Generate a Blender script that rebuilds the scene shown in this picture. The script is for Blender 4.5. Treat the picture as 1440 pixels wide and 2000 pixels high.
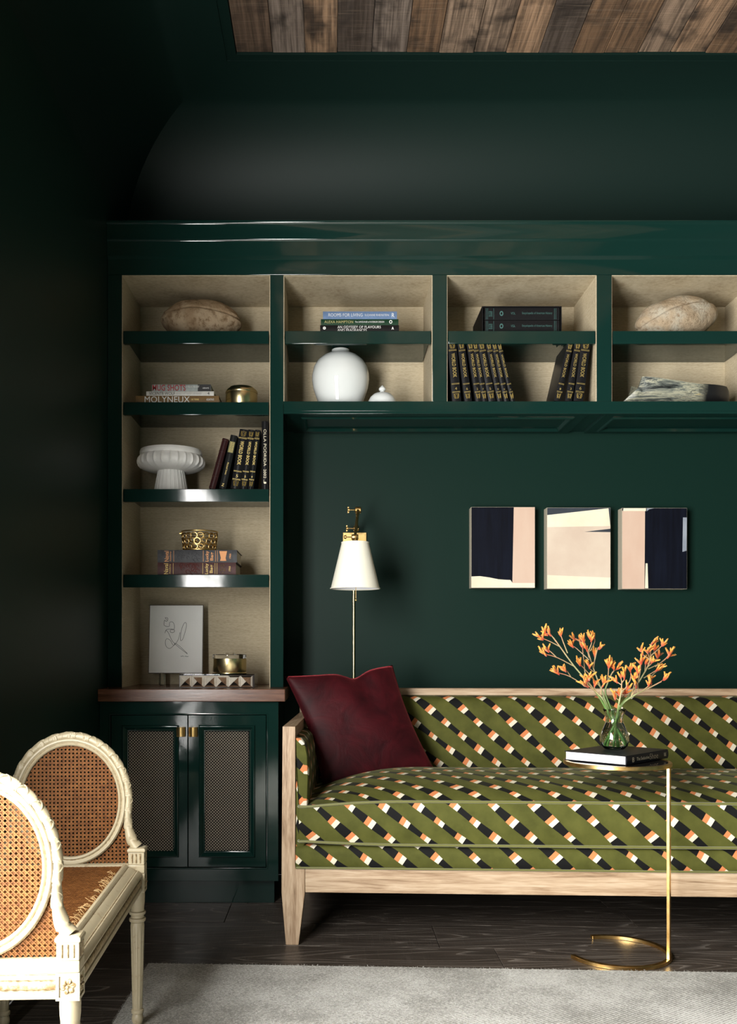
import bpy, bmesh, math, random
from mathutils import Matrix, Vector, Euler
PI = math.pi
rnd = random.Random(7)
for o in list(bpy.data.objects): bpy.data.objects.remove(o)
C = bpy.context.scene.collection
scn = bpy.context.scene

# ------------------------------------------------------------------ camera, light, exposure
F, VX, VY, EYE = 1848.0, 648.0, 1270.0, 1.09          # focal length in px, vanishing point, eye height
cam = bpy.data.cameras.new('camera'); camo = bpy.data.objects.new('camera', cam); C.objects.link(camo)
camo.location = (0, 0, EYE); camo.rotation_euler = (PI/2, 0, 0)
cam.sensor_fit = 'AUTO'; cam.sensor_width = 36; cam.lens = F/2000*36
cam.shift_x = (720-VX)/2000; cam.shift_y = (VY-1000)/2000; cam.clip_start = .05
scn.camera = camo
WX0, WX1, WY0, WY1 = -.9955, 2.703, -2.2, 4.6           # inner faces of the walls
WIN = (-.5, 1.97, .25, 2.42)                            # window opening in the left wall: y0, y1, z0, z1
world = bpy.data.worlds.new('sky'); scn.world = world; world.use_nodes = True
bg = world.node_tree.nodes['Background']; bg.inputs[0].default_value = (1.0, .985, .95, 1); bg.inputs[1].default_value = 35.0
def portal(name, loc, rot, sx, sy):
    l = bpy.data.lights.new(name, 'AREA'); l.shape = 'RECTANGLE'; l.size = sx; l.size_y = sy; l.cycles.is_portal = True
    o = bpy.data.objects.new(name, l); C.objects.link(o); o.location = loc; o.rotation_euler = rot
portal('window_portal', (WX0-.055, (WIN[0]+WIN[1])/2, (WIN[2]+WIN[3])/2), (0, -PI/2, 0), WIN[3]-WIN[2], WIN[1]-WIN[0])
vs = scn.view_settings
vs.view_transform = 'Standard'; vs.look = 'None'; vs.gamma = 1; vs.use_curve_mapping = False; vs.exposure = 0.2

# ------------------------------------------------------------------ helpers
def PX(px, Y): return (px-VX)*Y/F                        # photo column at depth Y -> X
def PZ(py, Y): return EYE-(py-VY)*Y/F                    # photo row at depth Y -> Z
WM = {}                                                  # world matrix and frame of every object
class MB:
    def __init__(s): s.v = []; s.f = []; s.uv = []
    def add(s, vs_, fs_, uv=None):
        n = len(s.v); s.v += [tuple(p) for p in vs_]; s.f += [tuple(i+n for i in f) for f in fs_]
        s.uv += uv if uv else [(0, 0)]*len(vs_); return s
    def box(s, x0, x1, y0, y1, z0, z1):
        return s.add([(x0,y0,z0),(x1,y0,z0),(x1,y1,z0),(x0,y1,z0),(x0,y0,z1),(x1,y0,z1),(x1,y1,z1),(x0,y1,z1)],
                     [(0,3,2,1),(4,5,6,7),(0,1,5,4),(1,2,6,5),(2,3,7,6),(3,0,4,7)])
    def loops(s, L, closed=True, cap0=False, cap1=False, uvs=None, wrap=False):
        n = len(L[0]); vv = [p for l in L for p in l]; ff = []
        m = len(L)
        for i in range(m if wrap else m-1):
            i2 = (i+1) % m
            for j in range(n if closed else n-1):
                k = (j+1) % n
                ff.append((i*n+j, i*n+k, i2*n+k, i2*n+j))
        if cap0: ff.append(tuple(range(n))[::-1])
        if cap1: ff.append(tuple((m-1)*n+j for j in range(n)))
        return s.add(vv, ff, uvs)
    def tube(s, path, r, n=8, cap=True, mod=None, flat=None, wrap=False):
        path = [Vector(p) for p in path]; m = len(path); L = []
        up = None; acc = 0
        for i, p in enumerate(path):
            if wrap: t = path[(i+1) % m]-path[i-1]
            else: t = path[min(i+1, m-1)]-path[max(i-1, 0)]
            t.normalize()
            if up is None:
                up = Vector((0,0,1)) if abs(t.z) < .9 else Vector((0,1,0))
            a = t.cross(up)
            if a.length < 1e-6: a = t.cross(Vector((1,0,0)))
            a.normalize(); b = a.cross(t); b.normalize(); up = b
            if i: acc += (p-path[i-1]).length
            rr = r[i] if isinstance(r, (list, tuple)) else r
            l = []
            for j in range(n):
                an = 2*PI*j/n; q = rr*(mod(acc, an) if mod else 1)
                fx, fz = flat if flat else (1, 1)
                l.append(p+a*math.cos(an)*q*fx+b*math.sin(an)*q*fz)
            L.append(l)
        return s.loops(L, cap0=cap and not wrap, cap1=cap and not wrap, wrap=wrap)
    def bar(s, p0, p1, w, h):                               # square bar
        return s.tube([p0, p1], w*.7071, 4)
    def lathe(s, prof, n=32, c=(0,0,0), mod=None, axis='z', cap=True):
        L = []
        for i, (r, z) in enumerate(prof):
            l = []
            for j in range(n):
                a = 2*PI*j/n; q = r*(mod(a, i) if mod else 1)
                p = (q*math.cos(a), q*math.sin(a), z)
                if axis == 'x': p = (z, q*math.cos(a), q*math.sin(a))
                if axis == 'y': p = (q*math.cos(a), z, q*math.sin(a))
                l.append((p[0]+c[0], p[1]+c[1], p[2]+c[2]))
            L.append(l)
        return s.loops(L, cap0=cap and prof[0][0] > 1e-5, cap1=cap and prof[-1][0] > 1e-5)
    def prism(s, poly, y0, y1, plane='xz'):
        def P(a, b, c): return (a, c, b) if plane == 'xz' else ((a, b, c) if plane == 'xy' else (c, a, b))
        return s.loops([[P(a, b, y0) for a, b in poly], [P(a, b, y1) for a, b in poly]], cap0=True, cap1=True)
    def xf(s, M):
        s.v = [tuple(M @ Vector(p)) for p in s.v]; return s
def make_mesh(name, mb, mat, M=None, smooth=None, bev=0, seg=2, subdiv=0):
    me = bpy.data.meshes.new(name)
    v = [tuple(M @ Vector(p)) for p in mb.v] if M is not None else mb.v
    me.from_pydata(v, [], mb.f)
    if any(u != (0, 0) for u in mb.uv):
        ul = me.uv_layers.new(name='UVMap')
        for lp in me.loops: ul.data[lp.index].uv = mb.uv[lp.vertex_index]
    bm = bmesh.new(); bm.from_mesh(me)
    bmesh.ops.recalc_face_normals(bm, faces=bm.faces)
    if bev:
        es = [e for e in bm.edges if len(e.link_faces) == 2 and e.calc_face_angle(0) > .6]
        bmesh.ops.bevel(bm, geom=es, offset=bev, segments=seg, affect='EDGES', profile=.5, clamp_overlap=True)
    bm.to_mesh(me); bm.free()
    if smooth or bev:
        for p in me.polygons: p.use_smooth = True
        me.set_sharp_from_angle(angle=math.radians(smooth or 20))
    me.materials.append(mat)
    return me
def reg(o, M): WM[o.name] = M.copy(); return o
def props(o, label=None, cat=None, group=None, kind=None):
    for k, x in (('label', label), ('category', cat), ('group', group), ('kind', kind)):
        if x: o[k] = x
    return o
def thing(name, label, cat, loc=(0,0,0), rot=(0,0,0), group=None, kind=None):
    o = bpy.data.objects.new(name, None); C.objects.link(o); o.location = loc; o.rotation_euler = rot
    o.empty_display_size = .05
    reg(o, Matrix.LocRotScale(Vector(loc), Euler(rot), None)); return props(o, label, cat, group, kind)
def part(name, mb, mat, parent, local=False, kind=None, label=None, **kw):     # a mesh under a thing or a part; mb in world or thing coordinates
    M = WM[parent.name]
    me = make_mesh(name, mb, mat, None if local else M.inverted(), **kw)
    o = bpy.data.objects.new(name, me); C.objects.link(o); o.parent = parent
    reg(o, M); return props(o, label=label, kind=kind)
def solo(name, mb, mat, label, cat, loc=(0,0,0), rot=(0,0,0), group=None, kind=None, local=False, **kw):
    M = Matrix.LocRotScale(Vector(loc), Euler(rot), None)
    me = make_mesh(name, mb, mat, None if local else M.inverted(), **kw)
    o = bpy.data.objects.new(name, me); C.objects.link(o); o.location = loc; o.rotation_euler = rot
    reg(o, M); return props(o, label, cat, group, kind)
def struct(name, mb, mat, **kw): return solo(name, mb, mat, None, None, kind='structure', **kw)
def link(name, me, parent, loc=(0,0,0), rot=(0,0,0), scale=(1,1,1)):            # an object that shares mesh data
    o = bpy.data.objects.new(name, me); C.objects.link(o); o.parent = parent
    o.location = loc; o.rotation_euler = rot; o.scale = scale
    reg(o, WM[parent.name] @ Matrix.LocRotScale(Vector(loc), Euler(rot), Vector(scale))); return o
_tc = {}
def text_geo(s, bold=0.0):
    k = (s, bold)
    if k not in _tc:
        cu = bpy.data.curves.new('text', 'FONT'); cu.body = s; cu.size = 1; cu.resolution_u = 3; cu.offset = bold; cu.space_character = 1.03
        ob = bpy.data.objects.new('text', cu); C.objects.link(ob)
        dg = bpy.context.evaluated_depsgraph_get(); me = bpy.data.meshes.new_from_object(ob.evaluated_get(dg))
        v = [tuple(x.co) for x in me.vertices]; f = [tuple(p.vertices) for p in me.polygons]
        bpy.data.objects.remove(ob); bpy.data.meshes.remove(me); bpy.data.curves.remove(cu)
        x0 = min(p[0] for p in v); x1 = max(p[0] for p in v); y0 = min(p[1] for p in v); y1 = max(p[1] for p in v)
        _tc[k] = ([((p[0]-x0)/(x1-x0), (p[1]-y0)/(y1-y0)) for p in v], f)
    return _tc[k]
def text(mb, s, x0, z0, w, h, y, down=False, bold=0.0):
    """lettering on a face towards -Y: lower-left corner x0,z0; down: reads downwards, x0,z0 = upper-left, w = length"""
    v, f = text_geo(s, bold)
    if down: return mb.add([(x0+b*h, y, z0-a*w) for a, b in v], f)
    return mb.add([(x0+a*w, y, z0+b*h) for a, b in v], f)

# ------------------------------------------------------------------ materials
class NT:
    def __init__(s, name):
        s.m = bpy.data.materials.new(name); s.m.use_nodes = True
        s.t = s.m.node_tree; s.b = s.t.nodes['Principled BSDF']; s.co = None
    def n(s, ty, **kw):
        x = s.t.nodes.new(ty)
        for k, v in kw.items(): setattr(x, k, v)
        return x
    def put(s, sock, v):
        if v is None: return
        if hasattr(v, 'is_output'): s.t.links.new(v, sock)
        else: sock.default_value = v
    def set(s, **kw):
        nm = {'color':'Base Color','rough':'Roughness','metal':'Metallic','spec':'Specular IOR Level','coat':'Coat Weight','coatr':'Coat Roughness',
              'sheen':'Sheen Weight','sheenr':'Sheen Roughness','sheenc':'Sheen Tint','trans':'Transmission Weight','ior':'IOR','normal':'Normal','sss':'Subsurface Weight'}
        for k, v in kw.items():
            if k in ('color', 'sheenc') and isinstance(v, tuple) and len(v) == 3: v = (*v, 1)
            s.put(s.b.inputs[nm[k]], v)
        return s
    def m_(s, op, a, b=None, c=None):
        x = s.n('ShaderNodeMath', operation=op); s.put(x.inputs[0], a); s.put(x.inputs[1], b); s.put(x.inputs[2], c); return x.outputs[0]
    def coord(s, scale=(1,1,1), kind='Object', rot=(0,0,0), rand=0):
        tc = s.n('ShaderNodeTexCoord'); mp = s.n('ShaderNodeMapping'); s.put(mp.inputs[0], tc.outputs[kind])
        mp.inputs['Scale'].default_value = scale; mp.inputs['Rotation'].default_value = rot
        if rand:
            oi = s.n('ShaderNodeObjectInfo'); v = s.n('ShaderNodeCombineXYZ')
            for i in range(3): s.put(v.inputs[i], s.m_('MULTIPLY', oi.outputs['Random'], rand*(i+1)))
            s.put(mp.inputs['Location'], v.outputs[0])
        return mp.outputs[0]
    def noise(s, co, scale=5, detail=4, rough=.55, dist=0):
        x = s.n('ShaderNodeTexNoise'); s.put(x.inputs['Vector'], co); x.inputs['Scale'].default_value = scale
        x.inputs['Detail'].default_value = detail; x.inputs['Roughness'].default_value = rough; x.inputs['Distortion'].default_value = dist
        return x.outputs['Fac']
    def wave(s, co, scale, dist=0, dscale=1, direction='X', detail=2, kind='BANDS'):
        x = s.n('ShaderNodeTexWave'); x.wave_type = kind
        if kind == 'BANDS': x.bands_direction = direction
        s.put(x.inputs['Vector'], co); x.inputs['Scale'].default_value = scale; x.inputs['Distortion'].default_value = dist
        x.inputs['Detail Scale'].default_value = dscale; x.inputs['Detail'].default_value = detail; return x.outputs['Fac']
    def ramp(s, f, stops, mode='LINEAR'):
        x = s.n('ShaderNodeValToRGB'); s.put(x.inputs[0], f); e = x.color_ramp.elements; x.color_ramp.interpolation = mode
        while len(e) < len(stops): e.new(.5)
        for i, (p, c) in enumerate(stops): e[i].position = p; e[i].color = (*c, 1) if len(c) == 3 else c
        return x.outputs[0]
    def mix(s, f, a, b, mode='MIX'):
        x = s.n('ShaderNodeMix', data_type='RGBA', blend_type=mode); s.put(x.inputs[0], f)
        for i, v in ((6, a), (7, b)):
            if isinstance(v, tuple) and len(v) == 3: v = (*v, 1)
            s.put(x.inputs[i], v)
        return x.outputs[2]
    def bump(s, h, strength=.3, dist=.002):
        x = s.n('ShaderNodeBump'); s.put(x.inputs['Height'], h); x.inputs['Strength'].default_value = strength; x.inputs['Distance'].default_value = dist
        s.put(s.b.inputs['Normal'], x.outputs[0]); return s
def plain(name, c, rough=.5, metal=0, **kw): return NT(name).set(color=c, rough=rough, metal=metal, **kw).m
def mottled(name, c1, c2, scale=(20,20,20), rough=.6, bump=.2, metal=0, dist=.002, rand=0, detail=5, lo=.3, hi=.7, **kw):
    t = NT(name); f = t.noise(t.coord(scale, rand=rand), 1, detail)
    return t.set(color=t.ramp(f, [(lo, c1), (hi, c2)]), rough=rough, metal=metal, **kw).bump(f, bump, dist).m
# lacquered cabinets: glossy with a faint orange-peel ripple
t = NT('green_lacquer'); f = t.noise(t.coord((9,9,5)), 1, 2)
MAT_LACQ = t.set(color=(.0052,.0245,.0198), rough=.07, spec=.5).bump(f, .12, .003).m
t = NT('green_wall_paint'); f = t.noise(t.coord((90,90,90)), 1, 3)
MAT_WALL = t.set(color=(.0050,.0205,.0150), rough=.45, spec=.13).bump(f, .08, .001).m
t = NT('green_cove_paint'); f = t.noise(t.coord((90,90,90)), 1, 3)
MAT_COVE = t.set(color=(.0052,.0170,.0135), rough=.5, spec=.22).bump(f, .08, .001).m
# grasscloth: fine uneven horizontal reeds
t = NT('grasscloth'); f1 = t.noise(t.coord((9,9,900)), 1, 3); f2 = t.noise(t.coord((60,60,260)), 1, 4); f3 = t.noise(t.coord((3,3,40)), 1, 2)
f = t.m_('ADD', t.m_('MULTIPLY', f1, .5), t.m_('MULTIPLY', f2, .5))
col = t.ramp(f, [(.32, (.34,.26,.16)), (.5, (.50,.42,.285)), (.68, (.60,.52,.37))])
MAT_GRASS = t.set(color=t.mix(t.m_('MULTIPLY', f3, .35), col, (.44,.37,.25)), rough=.8).bump(f, .35, .0015).m
def wood(name, stops, scale=(1.2,14,14), rough=.45, rand=3, bump=.15, ring=2.2, spec=.5):
    t = NT(name); co = t.coord(scale, rand=rand); w = t.noise(co, ring, 6, .62, 1.2); g = t.noise(t.coord(tuple(q*9 for q in scale), rand=rand), 1.6, 3)
    f = t.m_('ADD', t.m_('MULTIPLY', w, .72), t.m_('MULTIPLY', g, .28))
    return t.set(color=t.ramp(f, stops), rough=rough, spec=spec).bump(f, bump, .002).m
MAT_WALNUT = wood('walnut', [(.3,(.06,.022,.012)), (.5,(.15,.062,.034)), (.7,(.24,.11,.064))], (1.5,20,20), .22)
OAKS = [(.32,(.13,.075,.036)), (.45,(.31,.205,.122)), (.56,(.43,.31,.20)), (.70,(.54,.42,.30))]
MAT_OAKX = wood('pale_oak_lengthwise', OAKS, (1.0,16,16), .5)
MAT_OAKZ = wood('pale_oak_upright', OAKS, (16,16,1.3), .5)
MAT_OAKY = wood('pale_oak_arm', OAKS, (16,1.0,16), .5)
# dark floor: wide boards, cathedral grain in paler limed lines, faint saw marks across
t = NT('dark_oak_floor'); co = t.coord((.55,5.5,1), rand=9); n = t.noise(co, 1.3, 2, .5, .3)
w = t.m_('FRACT', t.m_('MULTIPLY', n, 17.0)); fine = t.noise(t.coord((6,260,1), rand=9), 1, 3); saw = t.noise(t.coord((230,7,1), rand=5), 1, 2)
line = t.ramp(w, [(.0,(.055,.043,.034)), (.5,(.032,.025,.020)), (.8,(.042,.034,.028)), (1,(.16,.138,.118))])
col = t.mix(t.ramp(fine, [(.45,(0,0,0)), (.75,(.55,.55,.55))]), line, (.088,.074,.063))
col = t.mix(t.ramp(saw, [(.58,(0,0,0)), (.72,(.35,.35,.35))]), col, (.095,.081,.069))
oi = t.n('ShaderNodeObjectInfo'); hs = t.n('ShaderNodeHueSaturation'); t.put(hs.inputs['Color'], col); t.put(hs.inputs['Value'], t.m_('ADD', t.m_('MULTIPLY', oi.outputs['Random'], .6), .7))
MAT_FLOOR = t.set(color=hs.outputs[0], rough=.42, spec=.4).bump(t.m_('ADD', fine, saw), .25, .0015).m
MAT_SUB = plain('dark_joint', (.008,.007,.006), .9)
# reclaimed ceiling boards: every board its own brown or grey, dark weather stains, saw grain
t = NT('reclaimed_boards'); oi = t.n('ShaderNodeObjectInfo')
base = t.ramp(oi.outputs['Random'], [(0,(.20,.115,.062)), (.18,(.38,.235,.14)), (.36,(.15,.095,.062)), (.52,(.32,.22,.15)), (.68,(.094,.070,.055)), (.84,(.27,.21,.17)), (1,(.40,.26,.16))], 'CONSTANT')
g = t.noise(t.coord((70,2.2,10), rand=11), 1, 5, .65, .6); st = t.noise(t.coord((5,4.5,3), rand=13), 1, 3, .6, .4); sw = t.noise(t.coord((6,170,6), rand=3), 1, 2)
col = t.mix(t.ramp(g, [(.38,(.75,.75,.75)), (.62,(0,0,0))]), base, (.03,.018,.011))
col = t.mix(t.ramp(st, [(.36,(.85,.85,.85)), (.52,(0,0,0))]), col, (.018,.012,.009))
col = t.mix(t.ramp(sw, [(.55,(0,0,0)), (.75,(.22,.22,.22))]), col, (.36,.27,.19))
MAT_CEIL = t.set(color=col, rough=.7).bump(t.m_('ADD', g, sw), .5, .003).m
# brass and other metals
t = NT('antique_brass'); f = t.noise(t.coord((25,25,25)), 1, 3)
MAT_BRASS = t.set(color=t.ramp(f, [(.3,(.60,.40,.14)), (.7,(.78,.55,.24))]), rough=.36, metal=1).m
MAT_BRASS2 = plain('polished_brass', (.80,.66,.36), .26, 1)
MAT_GOLDLEAF = mottled('gold_leaf', (.72,.42,.13), (.95,.66,.28), (30,30,30), .28, .1, 1)
MAT_GILT = plain('gilding', (.78,.60,.24), .35, 1)
MAT_WIRE = plain('nickel_bronze_wire', (.78,.70,.58), .42, .55)
# sofa velvet: slanting black bars on olive, broken by blocks of orange and cream
def velvet():
    t = NT('patterned_velvet'); uv = t.n('ShaderNodeUVMap', uv_map='UVMap'); sp = t.n('ShaderNodeSeparateXYZ'); t.put(sp.inputs[0], uv.outputs[0])
    u, v = sp.outputs[0], sp.outputs[1]
    tt = t.m_('DIVIDE', v, -.058)
    warp = t.m_('MULTIPLY', t.m_('SINE', t.m_('ADD', t.m_('MULTIPLY', u, 5.2), t.m_('MULTIPLY', v, 14.0))), .11)
    s = t.m_('ADD', t.m_('DIVIDE', t.m_('SUBTRACT', u, t.m_('MULTIPLY', tt, .070)), .139), warp)
    fs = t.m_('SUBTRACT', t.m_('FRACT', s), .5); d = t.m_('ABSOLUTE', fs)
    w = t.m_('ADD', t.m_('MULTIPLY', t.m_('SINE', t.m_('ADD', t.m_('MULTIPLY', u, 11.0), t.m_('MULTIPLY', v, -21.0))), .035), .158)
    stripe = t.m_('LESS_THAN', d, w)
    tb = t.m_('FRACT', t.m_('ADD', t.m_('ADD', tt, t.m_('MULTIPLY', fs, 1.17)), t.m_('MULTIPLY', t.m_('FLOOR', s), .04)))
    blk = t.ramp(tb, [(0,(.55,.19,.072)), (.2,(.62,.57,.45)), (.4,(.005,.005,.005))], 'CONSTANT')
    n = t.noise(t.coord((14,14,14)), 1, 4); n2 = t.noise(t.coord((420,420,420)), 1, 2)
    green = t.ramp(n, [(.3,(.052,.055,.0105)), (.7,(.084,.086,.018))])
    return t.set(color=t.mix(stripe, green, blk), rough=.75, sheen=.14, sheenr=.35, sheenc=(.55,.55,.35), spec=.15).bump(n2, .15, .0008).m
MAT_VELVET = velvet()
MAT_WELT = plain('olive_velvet_piping', (.115,.115,.022), .45, sheen=.5)
t = NT('burgundy_velvet'); f = t.noise(t.coord((9,9,9)), 1, 5, .6, .8)
MAT_BURG = t.set(color=t.ramp(f, [(.3,(.016,.001,.0025)), (.7,(.052,.003,.006))]), rough=.6, sheen=.45, sheenr=.35, sheenc=(.75,.10,.12), spec=.2).bump(f, .45, .010).m
t = NT('rug_wool'); a = t.noise(t.coord((3.2,3.2,3)), 1, 5, .6); r = t.wave(t.coord((1,1,1), rot=(0,0,.95)), 32, 3.0, 12, 'X', 3); b = t.noise(t.coord((150,150,150)), 1, 3)
f = t.m_('ADD', t.m_('MULTIPLY', a, .45), t.m_('ADD', t.m_('MULTIPLY', r, .17), t.m_('MULTIPLY', b, .38)))
MAT_RUG = t.set(color=t.ramp(f, [(.40,(.17,.162,.135)), (.5,(.42,.405,.36)), (.60,(.68,.67,.63))]), rough=.95, sheen=.25, spec=.1).bump(t.m_('ADD', r, b), .8, .006).m
# cream paint, worn and glazed tan
t = NT('antique_cream_paint'); f = t.noise(t.coord((30,30,30)), 1, 6, .7); g = t.noise(t.coord((8,8,8)), 1, 3)
col = t.mix(g, (.30,.245,.15), (.34,.295,.20))
MAT_CREAM = t.set(color=t.mix(t.ramp(f, [(.30,(.8,.8,.8)), (.42,(0,0,0))]), col, (.17,.11,.05)), rough=.42).bump(f, .15, .001).m
t = NT('gilded_glaze'); f = t.noise(t.coord((120,120,120)), 1, 4)
MAT_GLAZE = t.set(color=t.ramp(f, [(.4,(.13,.08,.03)), (.62,(.30,.235,.13))]), rough=.5).bump(f, .3, .001).m
MAT_CANE = mottled('cane', (.080,.028,.008), (.170,.068,.019), (90,90,90), .6, .1, spec=.12)
MAT_STRAW = mottled('frayed_straw', (.26,.145,.05), (.42,.27,.115), (90,90,90), .6, .1)
MAT_WHITE = mottled('matte_white_ceramic', (.80,.79,.76), (.88,.87,.85), (16,16,16), .5, .08)
MAT_GLAZEW = plain('white_glaze', (.74,.77,.76), .07, coat=.5)
MAT_SHADE = plain('cream_linen_shade', (.86,.83,.70), .85)
MAT_SHADEIN = plain('white_shade_lining', (.86,.86,.90), .8)
def stone(name, a, b, c, sc):
    t = NT(name); f = t.noise(t.coord((sc,)*3), 1, 8, .7); g = t.noise(t.coord((sc*.25,)*3), 1, 3)
    col = t.mix(t.ramp(f, [(.34,(1,1,1)), (.50,(0,0,0))]), t.mix(t.ramp(g, [(.42,(0,0,0)), (.58,(1,1,1))]), a, b), c)
    return t.set(color=col, rough=.8, spec=.2).bump(f, 1.0, .010).m
MAT_STONE = stone('brown_stone', (.34,.235,.14), (.46,.345,.225), (.20,.125,.065), 38)
MAT_STONE2 = stone('pale_stone', (.47,.42,.33), (.43,.33,.22), (.27,.19,.115), 48)
t = NT('streaked_horn'); f = t.noise(t.coord((3.5,26,26)), 1, 8, .75, .6); g = t.noise(t.coord((9,6,6)), 1, 3)
geo = t.n('ShaderNodeSeparateXYZ'); tc = t.n('ShaderNodeTexCoord'); t.put(geo.inputs[0], tc.outputs['Object'])
dark = t.ramp(t.m_('ADD', geo.outputs[0], t.m_('MULTIPLY', t.m_('SUBTRACT', g, .5), .12)), [(.09,(0,0,0)), (.13,(1,1,1))])
col = t.ramp(f, [(.36,(.006,.007,.007)), (.43,(.12,.135,.12)), (.49,(.40,.39,.28)), (.53,(.05,.055,.05)), (.57,(.34,.34,.26)), (.64,(.38,.27,.07))])
MAT_HORN = t.set(color=t.mix(dark, col, (.010,.010,.011)), rough=.35).bump(f, .4, .004).m
MAT_PAPER = plain('paper', (.80,.79,.76), .8)
MAT_PAGES = mottled('page_edges', (.62,.57,.47), (.78,.75,.68), (4,4,420), .8, .2)
MAT_BLACKINK = plain('black_ink', (.02,.02,.022), .6)
MAT_WHITEINK = plain('white_print', (.78,.78,.76), .6)
MAT_GLASS = plain('clear_glass', (1,1,1), .0, trans=1.0, ior=1.45)
MAT_WATER = plain('water', (.97,1,.98), .0, trans=1.0, ior=1.33)
MAT_BLACK = plain('black_steel', (.012,.012,.013), .4)
def cover(name, c, rough=.5): return mottled(name, tuple(q*.8 for q in c), c, (60,60,60), rough, .06, spec=.14)

# ------------------------------------------------------------------ the room
FROT = -.043                                             # the boards run a little askew to the shelves
fl = struct('floor', MB().box(WX0-.16, WX1+.16, WY0-.16, WY1+.16, -.06, -.014), MAT_SUB)
fr = random.Random(3)
row = 0; y0 = -2.4
edges = [3.467+.285*k for k in range(-21, 6)]
for k in range(len(edges)-1):
    x = WX0+.002-fr.random()*1.6
    while x < WX1:
        x2 = x+fr.uniform(1.5, 2.2)
        if k == 21: x2 = x2 if x < .2 else x2
        a, b = max(x, WX0+.002), min(x2, WX1-.002)
        if b-a > .05:
            def yy(e, q): return min(max(e+FROT*(q-.45), WY0+.002), WY1-.002)
            q = [(a+.001, yy(edges[k], a)+.0012), (b-.001, yy(edges[k], b)+.0012), (b-.001, yy(edges[k+1], b)-.0012), (a+.001, yy(edges[k+1], a)-.0012)]
            if q[3][1]-q[0][1] > .01 and q[2][1]-q[1][1] > .01:
                m = MB(); m.loops([[(p[0], p[1], -.0145) for p in q], [(p[0], p[1], 0) for p in q]], cap0=True, cap1=True)
                part('floor_board', m, MAT_FLOOR, fl, bev=.0012, seg=1)
        x = x2
ZC, RX, RY = 3.63, .544, .52                              # ceiling height and cove radii
m = MB(); a, b, c, d = WIN                                # left wall round its window opening
m.box(WX0-.05, WX0, WY0-.15, a, 0, ZC); m.box(WX0-.05, WX0, b, WY1+.15, 0, ZC); m.box(WX0-.05, WX0, a, b, 0, c); m.box(WX0-.05, WX0, a, b, d, ZC)
struct('wall_left', m, MAT_WALL)
struct('wall_back', MB().box(WX0, WX1, WY1, WY1+.15, 0, ZC), MAT_WALL)
struct('wall_right', MB().box(WX1, WX1+.15, WY0-.15, WY1+.15, 0, ZC), MAT_WALL)
struct('wall_rear', MB().box(WX0, WX1, WY0-.15, WY0, 0, ZC), MAT_WALL)
# coved ceiling: the coves of all four walls meet in mitres, a flat border, then the boards
L = []
for k in range(17):
    an = k/16*PI/2; dx, dy, z = RX*(1-math.cos(an)), RY*(1-math.cos(an)), ZC-RX+RX*math.sin(an)
    L.append([(WX0+dx, WY1-dy, z), (WX1-dx, WY1-dy, z), (WX1-dx, WY0+dy, z), (WX0+dx, WY0+dy, z)])
bx0, bx1, by0, by1 = WX0+RX, WX1-RX, WY0+RY, WY1-RY
def rect(i, z): return [(bx0+i, by1-i, z), (bx1-i, by1-i, z), (bx1-i, by0+i, z), (bx0+i, by0+i, z)]
L += [rect(0, ZC+.006), rect(.008, ZC+.006), rect(.008, ZC), rect(.044, ZC), rect(.044, ZC+.03)]
m = MB(); m.loops(L, cap1=False)
m.box(WX0-.15, WX1+.15, WY0-.15, WY1+.15, ZC+.045, ZC+.1)
cl = struct('ceiling', m, MAT_COVE, smooth=30)
cr = random.Random(19); x = bx0+.046; i = 0
while x < bx1-.05:
    w = .155 if i == 0 else cr.uniform(.136, .150); x2 = min(x+w, bx1-.046); y = by1-.046-cr.uniform(0, .003)
    while y > by0+.05:
        ln = cr.uniform(1.4, 2.6) if y < by1-.1 else cr.uniform(.9, 2.6)
        y2 = max(y-ln, by0+.046)
        if y2-by0 < .4: y2 = by0+.046
        z = ZC+.004+cr.uniform(0, .007)
        part('ceiling_board', MB().box(x+.001, x2-.001, y2+.001, y-.001, z, z+.02), MAT_CEIL, cl, bev=.002, seg=1)
        y = y2
    x = x2; i += 1
# windows (out of frame, they light the room)
MAT_WFRAME = plain('dark_window_frame', (.012,.03,.025), .35)
def window(name, plane, u0, u1, z0, z1, w, nu, nz):
    m = MB()
    def bx(a, b, c, d, t):
        if plane == 'x': m.box(w-t, w+t, a, b, c, d)
        else: m.box(a, b, w-t, w+t, c, d)
    bx(u0, u0+.05, z0, z1, .012); bx(u1-.03, u1, z0, z1, .012); bx(u0+.05, u1-.03, z0, z0+.06, .012); bx(u0+.05, u1-.03, z1-.05, z1, .012)
    o = struct(name, m, MAT_WFRAME)
    for k in range(1, nu):
        u = u0+(u1-u0)*k/nu; m = MB(); t = .02 if k*2 == nu else .011; bx(u-t, u+t, z0+.06, z1-.05, .008); part('muntin', m, MAT_WFRAME, o)
    for k in range(1, nz):
        z = z0+(z1-z0)*k/nz; m = MB(); bx(u0+.05, u1-.03, z-.010, z+.010, .006); part('muntin', m, MAT_WFRAME, o)
window('window_1', 'x', WIN[0], WIN[1], WIN[2], WIN[3], WX0-.02, 2, 3)

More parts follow.
